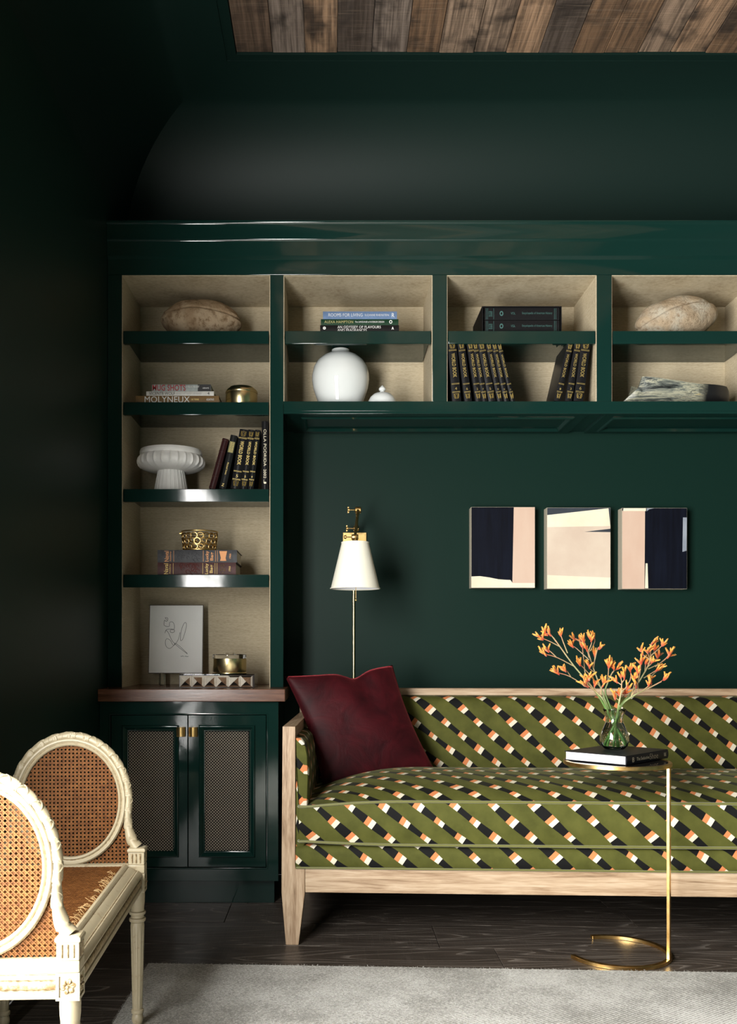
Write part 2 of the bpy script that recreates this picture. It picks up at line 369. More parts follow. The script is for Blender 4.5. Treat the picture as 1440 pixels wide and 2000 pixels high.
# ------------------------------------------------------------------ built-in shelving
D = 4.2; DB = 4.6
X = {k: PX(p, D) for k, p in dict(s0=210, s1=238, s2=528, s3=553.5, d1=845, d2=873, e1=1166, e2=1195).items()}
X['s0'] = WX0+.001
SH = [2.508, 2.192, 1.806, 1.426]; ZT = 2.756; ZCROWN = 2.988; ZB0, ZB1 = 2.14, 2.195; CT = .925
HN = .057                                                # height of the shelf nosings
def liner(parent, x0, x1, z0, z1, top=True):
    part('back_panel', MB().box(x0, x1, DB-.014, DB-.004, z0, z1), MAT_GRASS, parent, label='beige grasscloth back panel')
    part('side_lining', MB().box(x0, x0+.003, D+.004, DB-.014, z0, z1), MAT_GRASS, parent, label='beige grasscloth side lining')
    part('side_lining', MB().box(x1-.003, x1, D+.004, DB-.014, z0, z1), MAT_GRASS, parent, label='beige grasscloth side lining')
    if top: part('top_lining', MB().box(x0+.003, x1-.003, D+.004, DB-.014, z1-.003, z1), MAT_GRASS, parent, label='beige grasscloth top lining')
def shelf(parent, x0, x1, z):
    s = part('shelf', MB().box(x0+.004, x1-.004, D+.024, DB-.015, z-.023, z), MAT_LACQ, parent, bev=.001, seg=1)
    part('nosing', MB().box(x0+.0035, x1-.0035, D+.001, D+.024, z-HN, z), MAT_LACQ, s, bev=.002)
tw = thing('tower_bookcase', 'tall narrow dark green lacquered bookcase with five beige-lined shelves above the walnut top', 'bookcase', (X['s0'], D, CT))
part('stile', MB().box(X['s0'], X['s1'], D, DB-.003, CT+.0005, ZT), MAT_LACQ, tw, bev=.001)
part('stile', MB().box(X['s2'], X['s3'], D, DB-.003, CT+.0005, ZT), MAT_LACQ, tw, bev=.001)
liner(tw, X['s1'], X['s2'], CT+.0005, ZT)
for z in SH: shelf(tw, X['s1']+.003, X['s2']-.003, z)
ov = thing('overhead_bookcase', 'long dark green lacquered overhead bookcase with square beige-lined bays above the sofa', 'bookcase', (X['s3'], D, ZB0))
bays = [(X['s3']+.001, X['d1']), (X['d2'], X['e1']), (X['e2'], X['e2']+.666), (X['e2']+.7296, X['e2']+1.3956)]
for a, b in ((X['d1'], X['d2']), (X['e1'], X['e2']), (bays[2][1], bays[3][0]), (bays[3][1], WX1-.002)):
    part('stile', MB().box(a, b, D, DB-.003, ZB1, ZT), MAT_LACQ, ov, bev=.001)
rail = part('bottom_rail', MB().box(X['s3']+.001, WX1-.002, D, DB-.003, ZB0+.012, ZB1), MAT_LACQ, ov, bev=.001)
part('lip', MB().box(X['s3']+.001, WX1-.002, D+.0005, D+.022, ZB0, ZB0+.012), MAT_LACQ, ov, bev=.001)
for a, b in bays:
    liner(ov, a, b, ZB1, ZT); shelf(ov, a+.003, b-.003, SH[0])
# panelled soffit under the overhead bays
mid = (X['e1']+X['e2'])/2-.005
for a, b in ((X['s3']+.03, mid-.06), (mid+.02, WX1-.06)):
    z = ZB0+.012; y0, y1 = D+.03, DB-.012
    def rc(i, dz): return [(a+i, y0+i, z+dz), (b-i, y0+i, z+dz), (b-i, y1-i, z+dz), (a+i, y1-i, z+dz)]
    m = MB(); m.loops([rc(0, .002), rc(0, -.010), rc(.045, -.010), rc(.052, -.016), rc(.062, -.016), rc(.072, -.004), rc(.085, -.003)], cap1=True)
    part('soffit_panel', m, MAT_LACQ, ov, smooth=20)
# cornice: plain frieze and two stepped fascias with rounded edges
prof = [(DB-.003, ZT+.0005), (D, ZT+.0005), (D, PZ(507, D)), (D-.014, PZ(502, D)), (D-.014, PZ(474, D)), (D-.020, PZ(470.5, D)), (D-.020, PZ(442, D)), (D-.026, PZ(438.5, D)), (D-.026, ZCROWN), (DB-.003, ZCROWN)]
m = MB(); m.loops([[(x, p[0], p[1]) for p in prof] for x in (WX0+.001, WX1-.002)], cap0=True, cap1=True)
solo('bookcase_cornice', m, MAT_LACQ, 'long dark green lacquered cornice running above all the open bays', 'cornice', loc=(WX0+.001, D, ZT), bev=.0015)
# base cabinet
CY = 4.05; CX0, CX1 = WX0+.001, -.228; CZ0, CZ1 = .1016, .871
cb = thing('base_cabinet', 'dark green glossy base cabinet with two grille doors under the walnut top', 'cabinet', (CX0, CY, 0))
dz0, dz1 = PZ(1693.5, CY), PZ(1397, CY); dx = [PX(p, CY) for p in (217, 366.4, 368, 519.5)]
m = MB()
def xz(x0, x1, z0, z1, y): return [(x0, y, z0), (x1, y, z0), (x1, y, z1), (x0, y, z1)]
m.loops([xz(CX0, CX1, CZ0, CZ1, DB-.003), xz(CX0, CX1, CZ0, CZ1, CY), xz(dx[0]-.003, dx[3]+.003, dz0-.003, dz1+.003, CY), xz(dx[0]-.003, dx[3]+.003, dz0-.003, dz1+.003, DB-.03)], cap0=True, cap1=True)
part('carcass', m, MAT_LACQ, cb, bev=.0015)
part('bead', MB().loops([xz(dx[0]-.003-i, dx[3]+.003+i, dz0-.003-i, dz1+.003+i, y) for i, y in ((0, CY+.004), (0, CY-.0015), (.003, CY-.003), (.006, CY-.0015), (.006, CY+.002))]), MAT_LACQ, cb, smooth=60)
part('toe_kick', MB().box(CX0, -.2477, 4.086, DB-.003, 0.0005, CZ0), MAT_LACQ, cb)
for k, (a, b, gx0, gx1, kn) in enumerate(((dx[0], dx[1], PX(250, CY), PX(338, CY), PX(354, CY)), (dx[2], dx[3], PX(400, CY), PX(487, CY), PX(378, CY)))):
    gz0, gz1 = PZ(1663, CY), PZ(1428, CY)
    m = MB(); L = [xz(a, b, dz0, dz1, CY+.022), xz(a, b, dz0, dz1, CY+.001)]
    for i, y in ((.0245, CY+.001), (.024, CY-.006), (.0205, CY-.009), (.017, CY-.007), (.004, CY+.006), (.0, CY+.007), (.0, CY+.022)):
        L.append(xz(gx0-i, gx1+i, gz0-i, gz1+i, y))
    m.loops(L, wrap=True)
    dr = part('door', m, MAT_LACQ, cb, bev=.001, seg=1)
    # woven grille: two families of slanting wires that pass over and under, a bead at each crossing
    m = MB(); p = .0128; W_, H_ = gx1-gx0, gz1-gz0; yy0 = CY+.013
    for sgn in (1, -1):
        for q in range(-60, 80):
            c0 = q*p
            pts = []
            for st in range(0, 120):
                xx = st*p/2; zz = (c0+xx*1.0) if sgn > 0 else (c0-xx)
                if 0 <= xx <= W_ and 0 <= zz <= H_: pts.append((gx0+xx, yy0+sgn*.0010*(1 if (st//1) % 2 else -1), gz0+zz))
            if len(pts) > 1: m.tube([pts[0], *pts[1:-1], pts[-1]], .0012, 3, False)
    part('grille', m, MAT_WIRE, dr, kind='stuff', smooth=80)
    part('interior_shade_sheet', MB().box(gx0-.003, gx1+.003, CY+.030, CY+.034, gz0-.003, gz1+.003), plain('cloth_and_shade_black', (.006,.005,.004), .9), dr)  # added black sheet: its colour stands in for the shade inside the cabinet
    m = MB(); kz0, kz1 = PZ(1438.5, CY), PZ(1420, CY); pr = []
    hw = .0185
    for j in range(9): pr.append((kn-hw+2*hw*j/8, CY-.012-.010*math.cos((j/8-.5)*PI)))
    pr += [(kn+hw, CY-.009), (kn+.006, CY-.009), (kn+.006, CY+.0005), (kn-.006, CY+.0005), (kn-.006, CY-.009), (kn-hw, CY-.009)]
    m.loops([[(q[0], q[1], kz0) for q in pr], [(q[0], q[1], kz1) for q in pr]], cap0=True, cap1=True)
    part('knob', m, MAT_BRASS, dr, label='square brass knob', bev=.0008, seg=1)
solo('countertop', MB().box(WX0+.001, -.198, 4.02, DB-.003, CZ1+.0005, CT), MAT_WALNUT, 'thick reddish walnut slab top on the green base cabinet', 'countertop', loc=(WX0+.001, 4.02, CZ1), bev=.0025)

# ------------------------------------------------------------------ things on the shelves
def hbook(name, label, px0, px1, Y, z0, th, depth, cov, texts, group, pages=MAT_PAGES, hard=True, yaw=0):
    x0, x1 = PX(px0, Y), PX(px1, Y); w = x1-x0
    t = thing(name, label, 'book', ((x0+x1)/2, Y, z0), (0, 0, yaw), group); h = w/2; b = .0025
    m = MB(); n = 6                                        # cover: boards and rounded spine
    arc = [(-.003*math.sin(PI*j/n), th*j/n) for j in range(n+1)]
    pr = arc+[(depth, th), (depth, th-b), (b, th-b), (b, b), (depth, b), (depth, 0)]
    m.loops([[(sx, q[0], q[1]) for q in pr] for sx in (-h, h)], cap0=True, cap1=True)
    part('cover', m, cov, t, local=True, smooth=40)
    part('page_block', MB().box(-h+.004, h-.004, b, depth-.004, b, th-b), pages, t, local=True)
    for s, ax, az, tw_, thh, mat, *bd in texts:               # fractions of the spine
        m = MB(); text(m, s, -h+ax*w, az*th, tw_*w, thh*th, -.0042, bold=bd[0] if bd else 0); part('title', m, mat, t, local=True)
    return t
def blk(t, name, x0, x1, z0, z1, mat, y=-.0038): return part(name, MB().box(x0, x1, y, y+.003, z0, z1), mat, t, local=True)
G = 'stacked books on the second shelf of the tower'
MAT_RED = plain('red_print', (.34,.012,.015), .5); MAT_BLUEINK = plain('pale_blue_print', (.55,.66,.75), .6)
b1 = hbook('coffee_table_book', 'thick tan book with large white lettering, bottom of the three-book pile beside brass box', 265, 428, 4.225, SH[1], .034, .26, cover('tan_cloth', (.22,.135,.058)),
      [('MOLYNEUX', .11, .10, .54, .80, MAT_WHITEINK), ('ACANTHUS', .85, .35, .09, .28, MAT_WHITEINK), ('DE TERRE', .67, .38, .09, .22, MAT_GILT)], G)
b2 = hbook('coffee_table_book', 'thin white book with black lettering, middle of the three-book pile beside brass box', 286, 418, 4.228, SH[1]+.0342, .0205, .25, cover('white_jacket', (.72,.71,.67)),
      [('VICENTE WOLF', .045, .17, .38, .66, MAT_BLACKINK), ('LIFTING THE CURTAIN ON DESIGN', .44, .32, .38, .28, plain('grey_print', (.42,.42,.42), .6)), ('4', .905, .2, .03, .6, MAT_BLACKINK)], G)
b3 = hbook('coffee_table_book', 'grey and black book with tall red lettering, top of the pile beside brass box', 297, 412, 4.23, SH[1]+.055, .031, .22, cover('silver_jacket', (.36,.40,.39)),
      [('MUG SHOTS', .012, .07, .56, .86, MAT_RED, .01), ('BY BRUNO REICHERT', .585, .52, .22, .26, MAT_WHITEINK), ('ABRAMS', .86, .35, .11, .2, MAT_WHITEINK)], G)
hw = (PX(412, 4.23)-PX(297, 4.23))/2
blk(b3, 'spine_block', hw*.56, hw*.995, .0008, .0302, MAT_BLACKINK)
G = 'stacked books in the bay above the white jar'
Y = 4.222
hbook('coffee_table_book', 'pale blue book with white lettering, top of the three-book pile above white jar', 631, 775.5, Y, SH[0]+.0595, .034, .24, cover('slate_blue_cloth', (.135,.21,.36)),
      [('ROOMS FOR LIVING', .075, .3, .46, .42, MAT_WHITEINK, -.012), ('SUZANNE RHEINSTEIN', .565, .36, .325, .27, MAT_WHITEINK, -.012), ('R', .93, .2, .035, .55, MAT_WHITEINK)], G)
hbook('coffee_table_book', 'dark green book with gold and white lettering, middle of pile above white jar', 627, 778.5, Y, SH[0]+.0325, .0268, .25, cover('forest_green_cloth', (.012,.045,.022)),
      [('ALEXA HAMPTON', .045, .28, .37, .44, plain('gold_print', (.42,.38,.16), .5)), ('The LANGUAGE of INTERIOR DESIGN', .44, .36, .375, .28, MAT_WHITEINK), ('O', .88, .2, .04, .6, MAT_WHITEINK, .03)], G)
hbook('coffee_table_book', 'black book with two lines of white lettering, bottom of pile above white jar', 625.5, 779.5, Y, SH[0], .0323, .25, cover('cloth_and_shade_black', (.012,.011,.011)),
      [('AN ODYSSEY OF FLAVOURS', .22, .53, .55, .36, MAT_WHITEINK), ('AND FRAGRANCES', .22, .10, .37, .36, MAT_WHITEINK), ('o', .035, .35, .038, .42, MAT_WHITEINK, .06), ('A', .905, .35, .03, .4, MAT_WHITEINK, .05)], G)
G = 'thick leather annuals on the fourth shelf of the tower'
MAT_GTXT0 = plain('dull_gold_foil', (.40,.28,.10), .5, .6); Y = 4.222; MAT_COPPER = plain('copper_foil', (.42,.20,.085), .5, .6)
for k, (c, lab, z0) in enumerate((((.075,.018,.016), 'maroon leather book with embossed spine, lower of the pair under openwork gold bowl', SH[3]), ((.055,.056,.062), 'charcoal leather book with copper lettering, upper of the pair under openwork gold bowl', SH[3]+.0558))):
    lt = MAT_GTXT0 if k == 0 else MAT_COPPER
    t = hbook('leather_annual', lab, 308, 463 if k else 461, Y, z0, .0555, .235, mottled('leather_%d' % k, tuple(q*.6 for q in c), c, (50,50,50), .5, .3, spec=.3), [], G)
    w = PX(462, Y)-PX(308, Y); h = w/2; th = .0555
    m = MB(); text(m, 'Naval', -h+.10*w, .82*th, .72*th, .11*th, 0)
    m = MB(); v, f = text_geo('Naval', .015); z_ = .08
    m.add([(-h+.085*w+.055*w*(1-b), -.0042, th*(.06+.86*a)) for a, b in v], f)      # reads upwards
    v, f = text_geo('Academy', .01); m.add([(-h+.15*w+.025*w*(1-b), -.0042, th*(.08+.80*a)) for a, b in v], f)
    v, f = text_geo('Lucky', .02); m.add([(-h+.605*w+.05*w*(1-b), -.0042, th*(.06+.86*a)) for a, b in v], f)
    v, f = text_geo('Bag', .02); m.add([(-h+.665*w+.05*w*(1-b), -.0042, th*(.15+.66*a)) for a, b in v], f)
    v, f = text_geo('1966', .01); m.add([(-h+.905*w+.025*w*(1-b), -.0042, th*(.3+.4*a)) for a, b in v], f)
    part('title', m, lt, t, local=True, kind='stuff')
    for fx in (.20, .575, .73, .755): part('gilt_rule', MB().box(-h+fx*w, -h+fx*w+.0016, -.0042, -.002, .003, th-.003), lt, t, local=True)
    m = MB()
    if k: m.prism([(-h+.78*w, th*.9), (-h+.88*w, th*.9), (-h+.86*w, th*.35), (-h+.87*w, th*.12), (-h+.79*w, th*.12), (-h+.80*w, th*.35)], -.0042, -.002)
    else:
        for j in range(10): m.tube([(-h+.83*w+.03*w*math.cos(a_)*(.4+.6*(j % 2)), -.0035, th*.5+.35*th*math.sin(a_)*(.4+.6*(j % 2))) for a_ in (j*.628, j*.628+.7)], .0012, 4)
    part('crest', m, lt, t, local=True)
    m = MB(); r2 = random.Random(k)                             # embossed scrolls
    for j in range(16):
        cx, cz, r = -h+(.24+.31*r2.random())*w, th*(.2+.6*r2.random()), .006+.006*r2.random()
        m.tube([(cx+r*math.cos(a_*.5), -.0028, cz+r*math.sin(a_*.5)) for a_ in range(10)], .0016, 5)
    part('embossing', m, plain('embossed_leather_%d' % k, tuple(q*1.5 for q in c), .45), t, local=True, smooth=60)

# upright books: origin at the lower edge they lean on
MAT_WB = cover('black_leatherette', (.011,.011,.012), .3)
MAT_GTXT = plain('gold_stamping', (.46,.35,.12), .45, .6)
def vbook_parts(t, w, h, depth, cov, kind, x0=0.0):
    m = MB(); b = .003; n = 6
    arc = [(x0+w*j/n, -.005*math.sin(PI*j/n)) for j in range(n+1)]
    pr = arc+[(x0+w, depth), (x0+w-b, depth), (x0+w-b, b), (x0+b, b), (x0+b, depth), (x0, depth)]
    m.loops([[(q[0], q[1], z) for q in pr] for z in (0, h)], cap0=True, cap1=True)
    part('cover', m, cov, t, local=True, smooth=40)
    part('page_block', MB().box(x0+b, x0+w-b, b, depth-.005, .004, h-.004), MAT_PAGES, t, local=True)
    y = -.0066; c = x0+w/2; a0, a1 = x0+w*.06, x0+w*.94
    if kind == 'world':
        m = MB(); text(m, 'WORLD BOOK', c-w*.20, h*.80, h*.40, w*.42, y, down=True, bold=.012)
        part('title', m, MAT_GTXT, t, local=True)
        m = MB()
        for z in (.86, .845, .30, .287, .165, .15):
            m.box(a0, a1, y+.0002, y+.004, h*z-.0006, h*z+.0006)
        for zc in (.925, .09):                             # rosettes
            for r, q in ((w*.28, .0008), (w*.14, .0008)): m.tube([(c+r*math.cos(i*PI/6), y, h*zc+r*math.sin(i*PI/6)) for i in range(12)], q, 4, wrap=True)
            for s_ in (-1, 1):
                for i in range(2): m.tube([(c+s_*w*(.1+.1*i), y, h*zc-.012), (c+s_*w*(.22+.08*i), y, h*zc+.011)], .0007, 4)
        text(m, str(1+int(w*1000) % 9), c-w*.1, h*.19, w*.22, w*.32, y)
        part('gilding', m, MAT_GTXT, t, local=True, kind='stuff')
BYF = 4.216
def world_book(px_bl, px_br, px_t, group, label, base, lean, Y=BYF, h=.268, depth=.21):
    w = (px_br-px_bl)*Y/F*math.cos(lean)*1.02
    if lean < 0: x = PX(px_bl, Y); x0 = 0.0                   # top leans left: pivots on its lower left edge
    else: x = PX(px_br, Y); x0 = -w
    t = thing('encyclopedia_volume', label, 'book', (x, Y, base+.0008), (0, lean, 0), group)
    vbook_parts(t, w, h, depth, MAT_WB, 'world', x0); return t
G = 'black and gold encyclopedia volumes in the overhead bay'
ordn = ['first', 'second', 'third', 'fourth', 'fifth', 'sixth', 'seventh', 'eighth']
wl = [(884,901,-.085), (908,922,-.125), (929.5,942,-.155), (942.5,953,-.175), (955,969,-.19), (972,983,-.205), (985,995.5,-.22), (998,1007,-.24)]
for i, (a, b, ln) in enumerate(wl):
    world_book(a, b, 0, G, '%s from the left in the row of eight black gilt volumes leaning left below shelf' % ordn[i], ZB1, ln)
wr = [(1082.5,1094.5,.225), (1104,1117,.165), (1121,1139,.13)]
for i, (a, b, ln) in enumerate(wr):
    world_book(a, b, 0, G, '%s of the three black gilt volumes leaning right in the overhead bay' % ('leftmost', 'middle', 'rightmost')[i], ZB1, ln)
G = 'dark books leaning on the third shelf of the tower'
Z3 = SH[2]; Y = 4.222
for i, (a, b, ln, h) in enumerate(((450.5,468,.155,.268), (469,482.5,.14,.266), (484,495,.125,.266))):
    world_book(a, b, 0, G, '%s of three black gilt volumes leaning right on the shelf with white bowl' % ('thickest, leftmost', 'middle', 'rightmost')[i], Z3, ln, Y, h)
def leaning(name, label, px_br, w, h, lean, cov, Y=4.224, depth=.2):
    t = thing(name, label, 'book', (PX(px_br, Y), Y, Z3+.0008), (0, lean, 0), G)
    vbook_parts(t, w, h, depth, cov, 'plain', -w); return t
t = leaning('leather_book', 'dark maroon leather book with raised spine bands beside the white footed bowl', 420, .028, .232, .27, cover('oxblood_leather', (.035,.012,.012), .35))
m = MB()
for z in (.02, .25, .5, .74, .97): m.tube([(-.0275, -.001, .232*z), (-.020, -.006, .232*z), (-.008, -.006, .232*z), (-.0005, -.001, .232*z)], .0028, 6)
part('spine_band', m, cover('oxblood_leather_band', (.045,.016,.014), .35), t, local=True, smooth=60)
t = leaning('leather_book', 'black book with a small yellow-green spine label between maroon and gilt volumes', 441, .030, .245, .215, cover('cloth_and_shade_black_2', (.013,.014,.014), .4))
blk(t, 'spine_label', -.027, -.003, .165, .215, plain('olive_label', (.16,.15,.04), .5), -.0062)
m = MB(); text(m, 'READER', -.022, .212, .044, .007, -.0066, down=True); text(m, 'SERIES', -.012, .212, .044, .007, -.0066, down=True); text(m, 'Michael Innes', -.018, .12, .055, .008, -.0066, down=True); text(m, 'Z', -.022, .012, .012, .012, -.0066)
part('title', m, MAT_GTXT, t, local=True)
w = (524.5-511.5)*Y/F
t = thing('yearbook', 'tall upright black book with worn gold lettering against the right side of the tower', 'book', (PX(511.5, Y), Y, Z3+.0008), group=G)
vbook_parts(t, w, .305, .22, MAT_WB, 'plain')
m = MB(); text(m, 'OLLA PODRIDA', w*.28, .268, .165, w*.42, -.0062, down=True); text(m, '2002', w*.28, .075+.015, .04, w*.4, -.0062, down=True); text(m, 'J', w*.28, .045, .02, w*.4, -.0062, down=True)
part('title', m, plain('worn_silver_gold', (.50,.45,.33), .4, .5), t, local=True)
# black slipcase and its two volumes in the upper bay
Y = 4.235; x0, x1 = PX(942, Y), PX(1097.5, Y); zt = PZ(598, Y); z0 = SH[0]; e = .0045
m = MB(); m.box(x0, x0+e, Y, 4.51, z0, zt); m.box(x1-e, x1, Y, 4.51, z0, zt); m.box(x0+e, x1-e, Y, 4.51, z0, z0+e); m.box(x0+e, x1-e, Y, 4.51, zt-e, zt); m.box(x0+e, x1-e, 4.505, 4.51, z0+e, zt-e)
solo('slipcase', m, cover('black_slipcase', (.010,.010,.011), .35), 'plain black slipcase lying on its side holding two black volumes', 'slipcase', loc=(x0, Y, z0))
hh = (zt-z0-2*e)/2; MAT_TEAL = plain('dull_teal_print', (.05,.13,.12), .5)
for k in range(2):
    p0, p1 = 942+4.5, 1097.5-4.5
    t = hbook('boxed_volume', '%s of the two black volumes lying in the black slipcase' % ('lower', 'upper')[k], p0, p1, Y+.004, z0+e+.0005+k*hh, hh-.002, .22, cover('black_buckram', (.012,.012,.013), .35),
        [('Encyclopedia of American History', .50, .4, .40, .24, MAT_TEAL), ('VOL', .35, .42, .06, .2, MAT_TEAL), ('O', .20, .3, .05, .42, MAT_TEAL, .05), ('SCRIB', .055, .25, .05, .45, MAT_TEAL)], 'boxed black volumes')
    w = PX(p1, Y)-PX(p0, Y)
    for fx in (.02, .04, .12, .93, .95): part('gilt_rule', MB().box(-w/2+fx*w, -w/2+fx*w+.0012, -.004, -.001, .002, hh-.005), MAT_TEAL, t, local=True)
# stones, bowls, jars
def boulder(name, label, px, wpx, toppx, Y, base, mat, roll, tilt, seed, flip=1):
    s = F/Y; a = wpx/2/s; top = PZ(toppx, Y); h = top-base; c = h/2; b = a*.62
    m = MB(); nu, nv = 110, 90; L = []
    for i in range(nv+1):
        th = PI*i/nv; l = []
        for j in range(nu):
            ph = 2*PI*j/nu
            x, y, z = math.sin(th)*math.cos(ph), math.sin(th)*math.sin(ph), math.cos(th)
            r = 1+.035*math.sin(3*x+seed)*math.cos(2.3*y-seed)+.02*math.sin(7*x+5*z+seed)+.008*math.sin(19*x+seed)*math.sin(17*z+11*y)
            # a groove wraps the stone
            gd = z-.25*max(0, y)-(.34-.30*x*x+tilt*x)
            gz = math.exp(-(gd/.055)**2)
            r *= 1-.085*gz-.045*min(1, max(0, gd/.08))
            l.append((x*a*r, y*b*r, max(z*c*r, -c*.97)))
        L.append(l)
    m.loops(L)
    M = Matrix.Rotation(roll, 4, 'Y'); m.xf(M)
    zmin = min(p[2] for p in m.v); zmax = max(p[2] for p in m.v); k = h/(zmax-zmin)
    m.v = [(p[0], p[1], (p[2]-zmin)*k) for p in m.v]
    return solo(name, m, mat, label, 'stone', loc=(PX(px, Y), Y, base), local=True, smooth=60)
boulder('carved_stone', 'brown weathered stone with a curved groove on the top left shelf', 393.5, 159, 587, 4.37, SH[0], MAT_STONE, .03, -.03, 1.0)
boulder('carved_stone', 'pale speckled tilted stone with a groove in the rightmost overhead bay', 1318, 158, 580.5, 4.37, SH[0], MAT_STONE2, -.17, .22, 2.4)
# streaked horn bowl: boat-shaped, its rim falling from a high left tip
Y = 4.36; xs = [PX(p, Y) for p in (1212, 1424)]; Lh = xs[1]-xs[0]; m = MB(); out = []; inn = []
N = 34
def rimz(u): return (.030+.46*u if u < .14 else .132-.036*min(1, (u-.14)/.5)-.0*(u)) if u < .9 else .096-.0*(u-.9)
for i in range(N+1):
    u = i/N; x = -Lh/2+Lh*u
    wid = .105*max(.06, math.sin(PI*min(1, max(0, .06+u*.94)))**.45)
    zr = rimz(u)*(1 if u < .93 else 1-.55*((u-.93)/.07)**2); zb = .0+.02*max(0, (.25-u)/.25)**2
    o_, n_ = [], []
    for j in range(13):
        a = PI*j/12; cs, sn = -math.cos(a), math.sin(a)
        o_.append((x, wid*cs*(1+.05*math.sin(9*u+j*.4)), zr-(zr-zb)*sn**.7)); n_.append((x, (wid-.012)*cs, zr-(zr-zb-.012)*sn**.7))
    out.append(o_+n_[::-1])
m.loops(out, cap0=True, cap1=True)
solo('horn_bowl', m, MAT_HORN, 'streaked grey, yellow and black horn bowl in the lower right overhead bay', 'bowl', loc=((xs[0]+xs[1])/2, Y, ZB1), smooth=60, local=True)
# white footed bowl with ribs
Y = 4.345; s = 1/(F/Y); cx = PX(334.5, Y); H = PZ(880.5, Y)-SH[2]
t = thing('footed_bowl', 'white ribbed pedestal bowl standing on the third tower shelf', 'bowl', (cx, Y, SH[2]))
nr = 26
def rib(a, k=.022): return 1+k*max(0, math.cos(nr*a))**6
def lathe_r(prof, n, amp): 
    m = MB(); m.lathe(prof, n, mod=lambda a, i: rib(a, amp[i]) if isinstance(amp, list) else rib(a, amp)); return m
f1 = [(.076,0),(.0765,.006),(.072,.035),(.066,.07),(.061,.096),(.0605,.106)]
part('foot', lathe_r(f1, 156, .03), MAT_WHITE, t, local=True, smooth=50)
zz = H-.09
f2 = [(.058,.1045),(.085,.1025),(.115,.108),(.137,.119),(.1475,.133),(.149,.146),(.146,.160),(.140,.171),(.1385,.174),(.1425,.178),(.1425,.190),(.139,H-.001),(.133,H),(.128,H-.004),(.124,.17),(.12,.145),(.09,.122),(.0,.118)]
am = [0,0,.015,.045,.045,.045,.045,.03,0]+[0]*9
part('bowl', lathe_r(f2, 156, am), MAT_WHITE, t, local=True, smooth=50)
# openwork gold bowl made of linked rings
Y = 4.30; cx = PX(390, Y); z0 = SH[3]+.1113+.0012; t = thing('openwork_bowl', 'small gold bowl of linked openwork rings on top of the leather annuals', 'bowl', (cx, Y, z0))
top = PZ(1038.5, Y)-z0
m = MB(); nring = 18
for rw in range(3):
    zc = .016+rw*.0245
    for k in range(nring):
        a = 2*PI*(k+.5*(rw % 2))/nring; R0 = .073+.10*zc
        ra, rz = .0145, .0135 if rw else .011; pts = []
        for q in range(12):
            b = 2*PI*q/12; aa = a+ra*math.cos(b)/R0; zz_ = zc+rz*math.sin(b); R = .073+.10*zz_
            pts.append((R*math.cos(aa), R*math.sin(aa), zz_))
        m.tube(pts, .0026, 6, wrap=True)
part('ring_lattice', m, MAT_BRASS, t, local=True, smooth=60, kind='stuff')
m = MB()
for zc in (.003, top-.003): m.tube([((.073+.10*zc)*math.cos(q*PI/24), (.073+.10*zc)*math.sin(q*PI/24), zc) for q in range(48)], .0032, 6, wrap=True)
part('rim', m, MAT_BRASS, t, local=True, smooth=60)
part('base', MB().lathe([(.070,0),(.072,.003),(.0,.004)], 32), MAT_BRASS, t, local=True, smooth=40)
part('tab', MB().box(-.092,-.078,-.006,.006,top-.012,top-.006), MAT_BRASS, t, local=True, bev=.001)
# round brass box
Y = 4.30; cx = PX(472, Y); r = 31/(F/Y); h = PZ(757, Y)-SH[1]
t = thing('round_brass_box', 'round lidded brass box on the second tower shelf beside stacked books', 'box', (cx, Y, SH[1]))
part('body', MB().lathe([(r*.97,0),(r,.003),(r,h*.62),(r*.99,h*.66)], 48), MAT_BRASS2, t, local=True, smooth=40)
part('lid', MB().lathe([(r*1.0,h*.665),(r*1.02,h*.70),(r*1.0,h*.78),(r*.94,h*.86),(r*.82,h*.93),(r*.78,h*.97),(r*.6,h*.995),(0,h)], 48), MAT_BRASS2, t, local=True, smooth=40)
# white jar and its lid
Y = 4.37; cx = PX(665.5, Y); h = PZ(684, Y)-ZB1; k = h/.277
t = thing('ginger_jar', 'large round glossy white porcelain jar with small neck in the overhead bay', 'jar', (cx, Y, ZB1))
pf = [(.090,0),(.094,.004),(.101,.03),(.114,.065),(.126,.10),(.132,.135),(.132,.16),(.125,.195),(.110,.222),(.088,.243),(.062,.257),(.046,.263),(.042,.267),(.041,.277),(.037,.277),(.036,.262),(.0,.258)]
part('body', MB().lathe([(a, b*k) for a, b in pf], 64), MAT_GLAZEW, t, local=True, smooth=60)
Y = 4.30; cx = PX(747, Y); h = PZ(752, Y)-ZB1; q = h/.085
solo('jar_lid', MB().lathe([(a, b*q) for a, b in [(.066,0),(.067,.004),(.064,.022),(.056,.036),(.042,.048),(.022,.055),(.010,.057),(.009,.061),(.015,.064),(.016,.070),(.012,.075),(.006,.080),(.0,.085)]], 48), MAT_GLAZEW,
     'small white domed porcelain lid with pointed knob beside the large white jar', 'lid', loc=(cx, Y, ZB1), local=True, smooth=50)
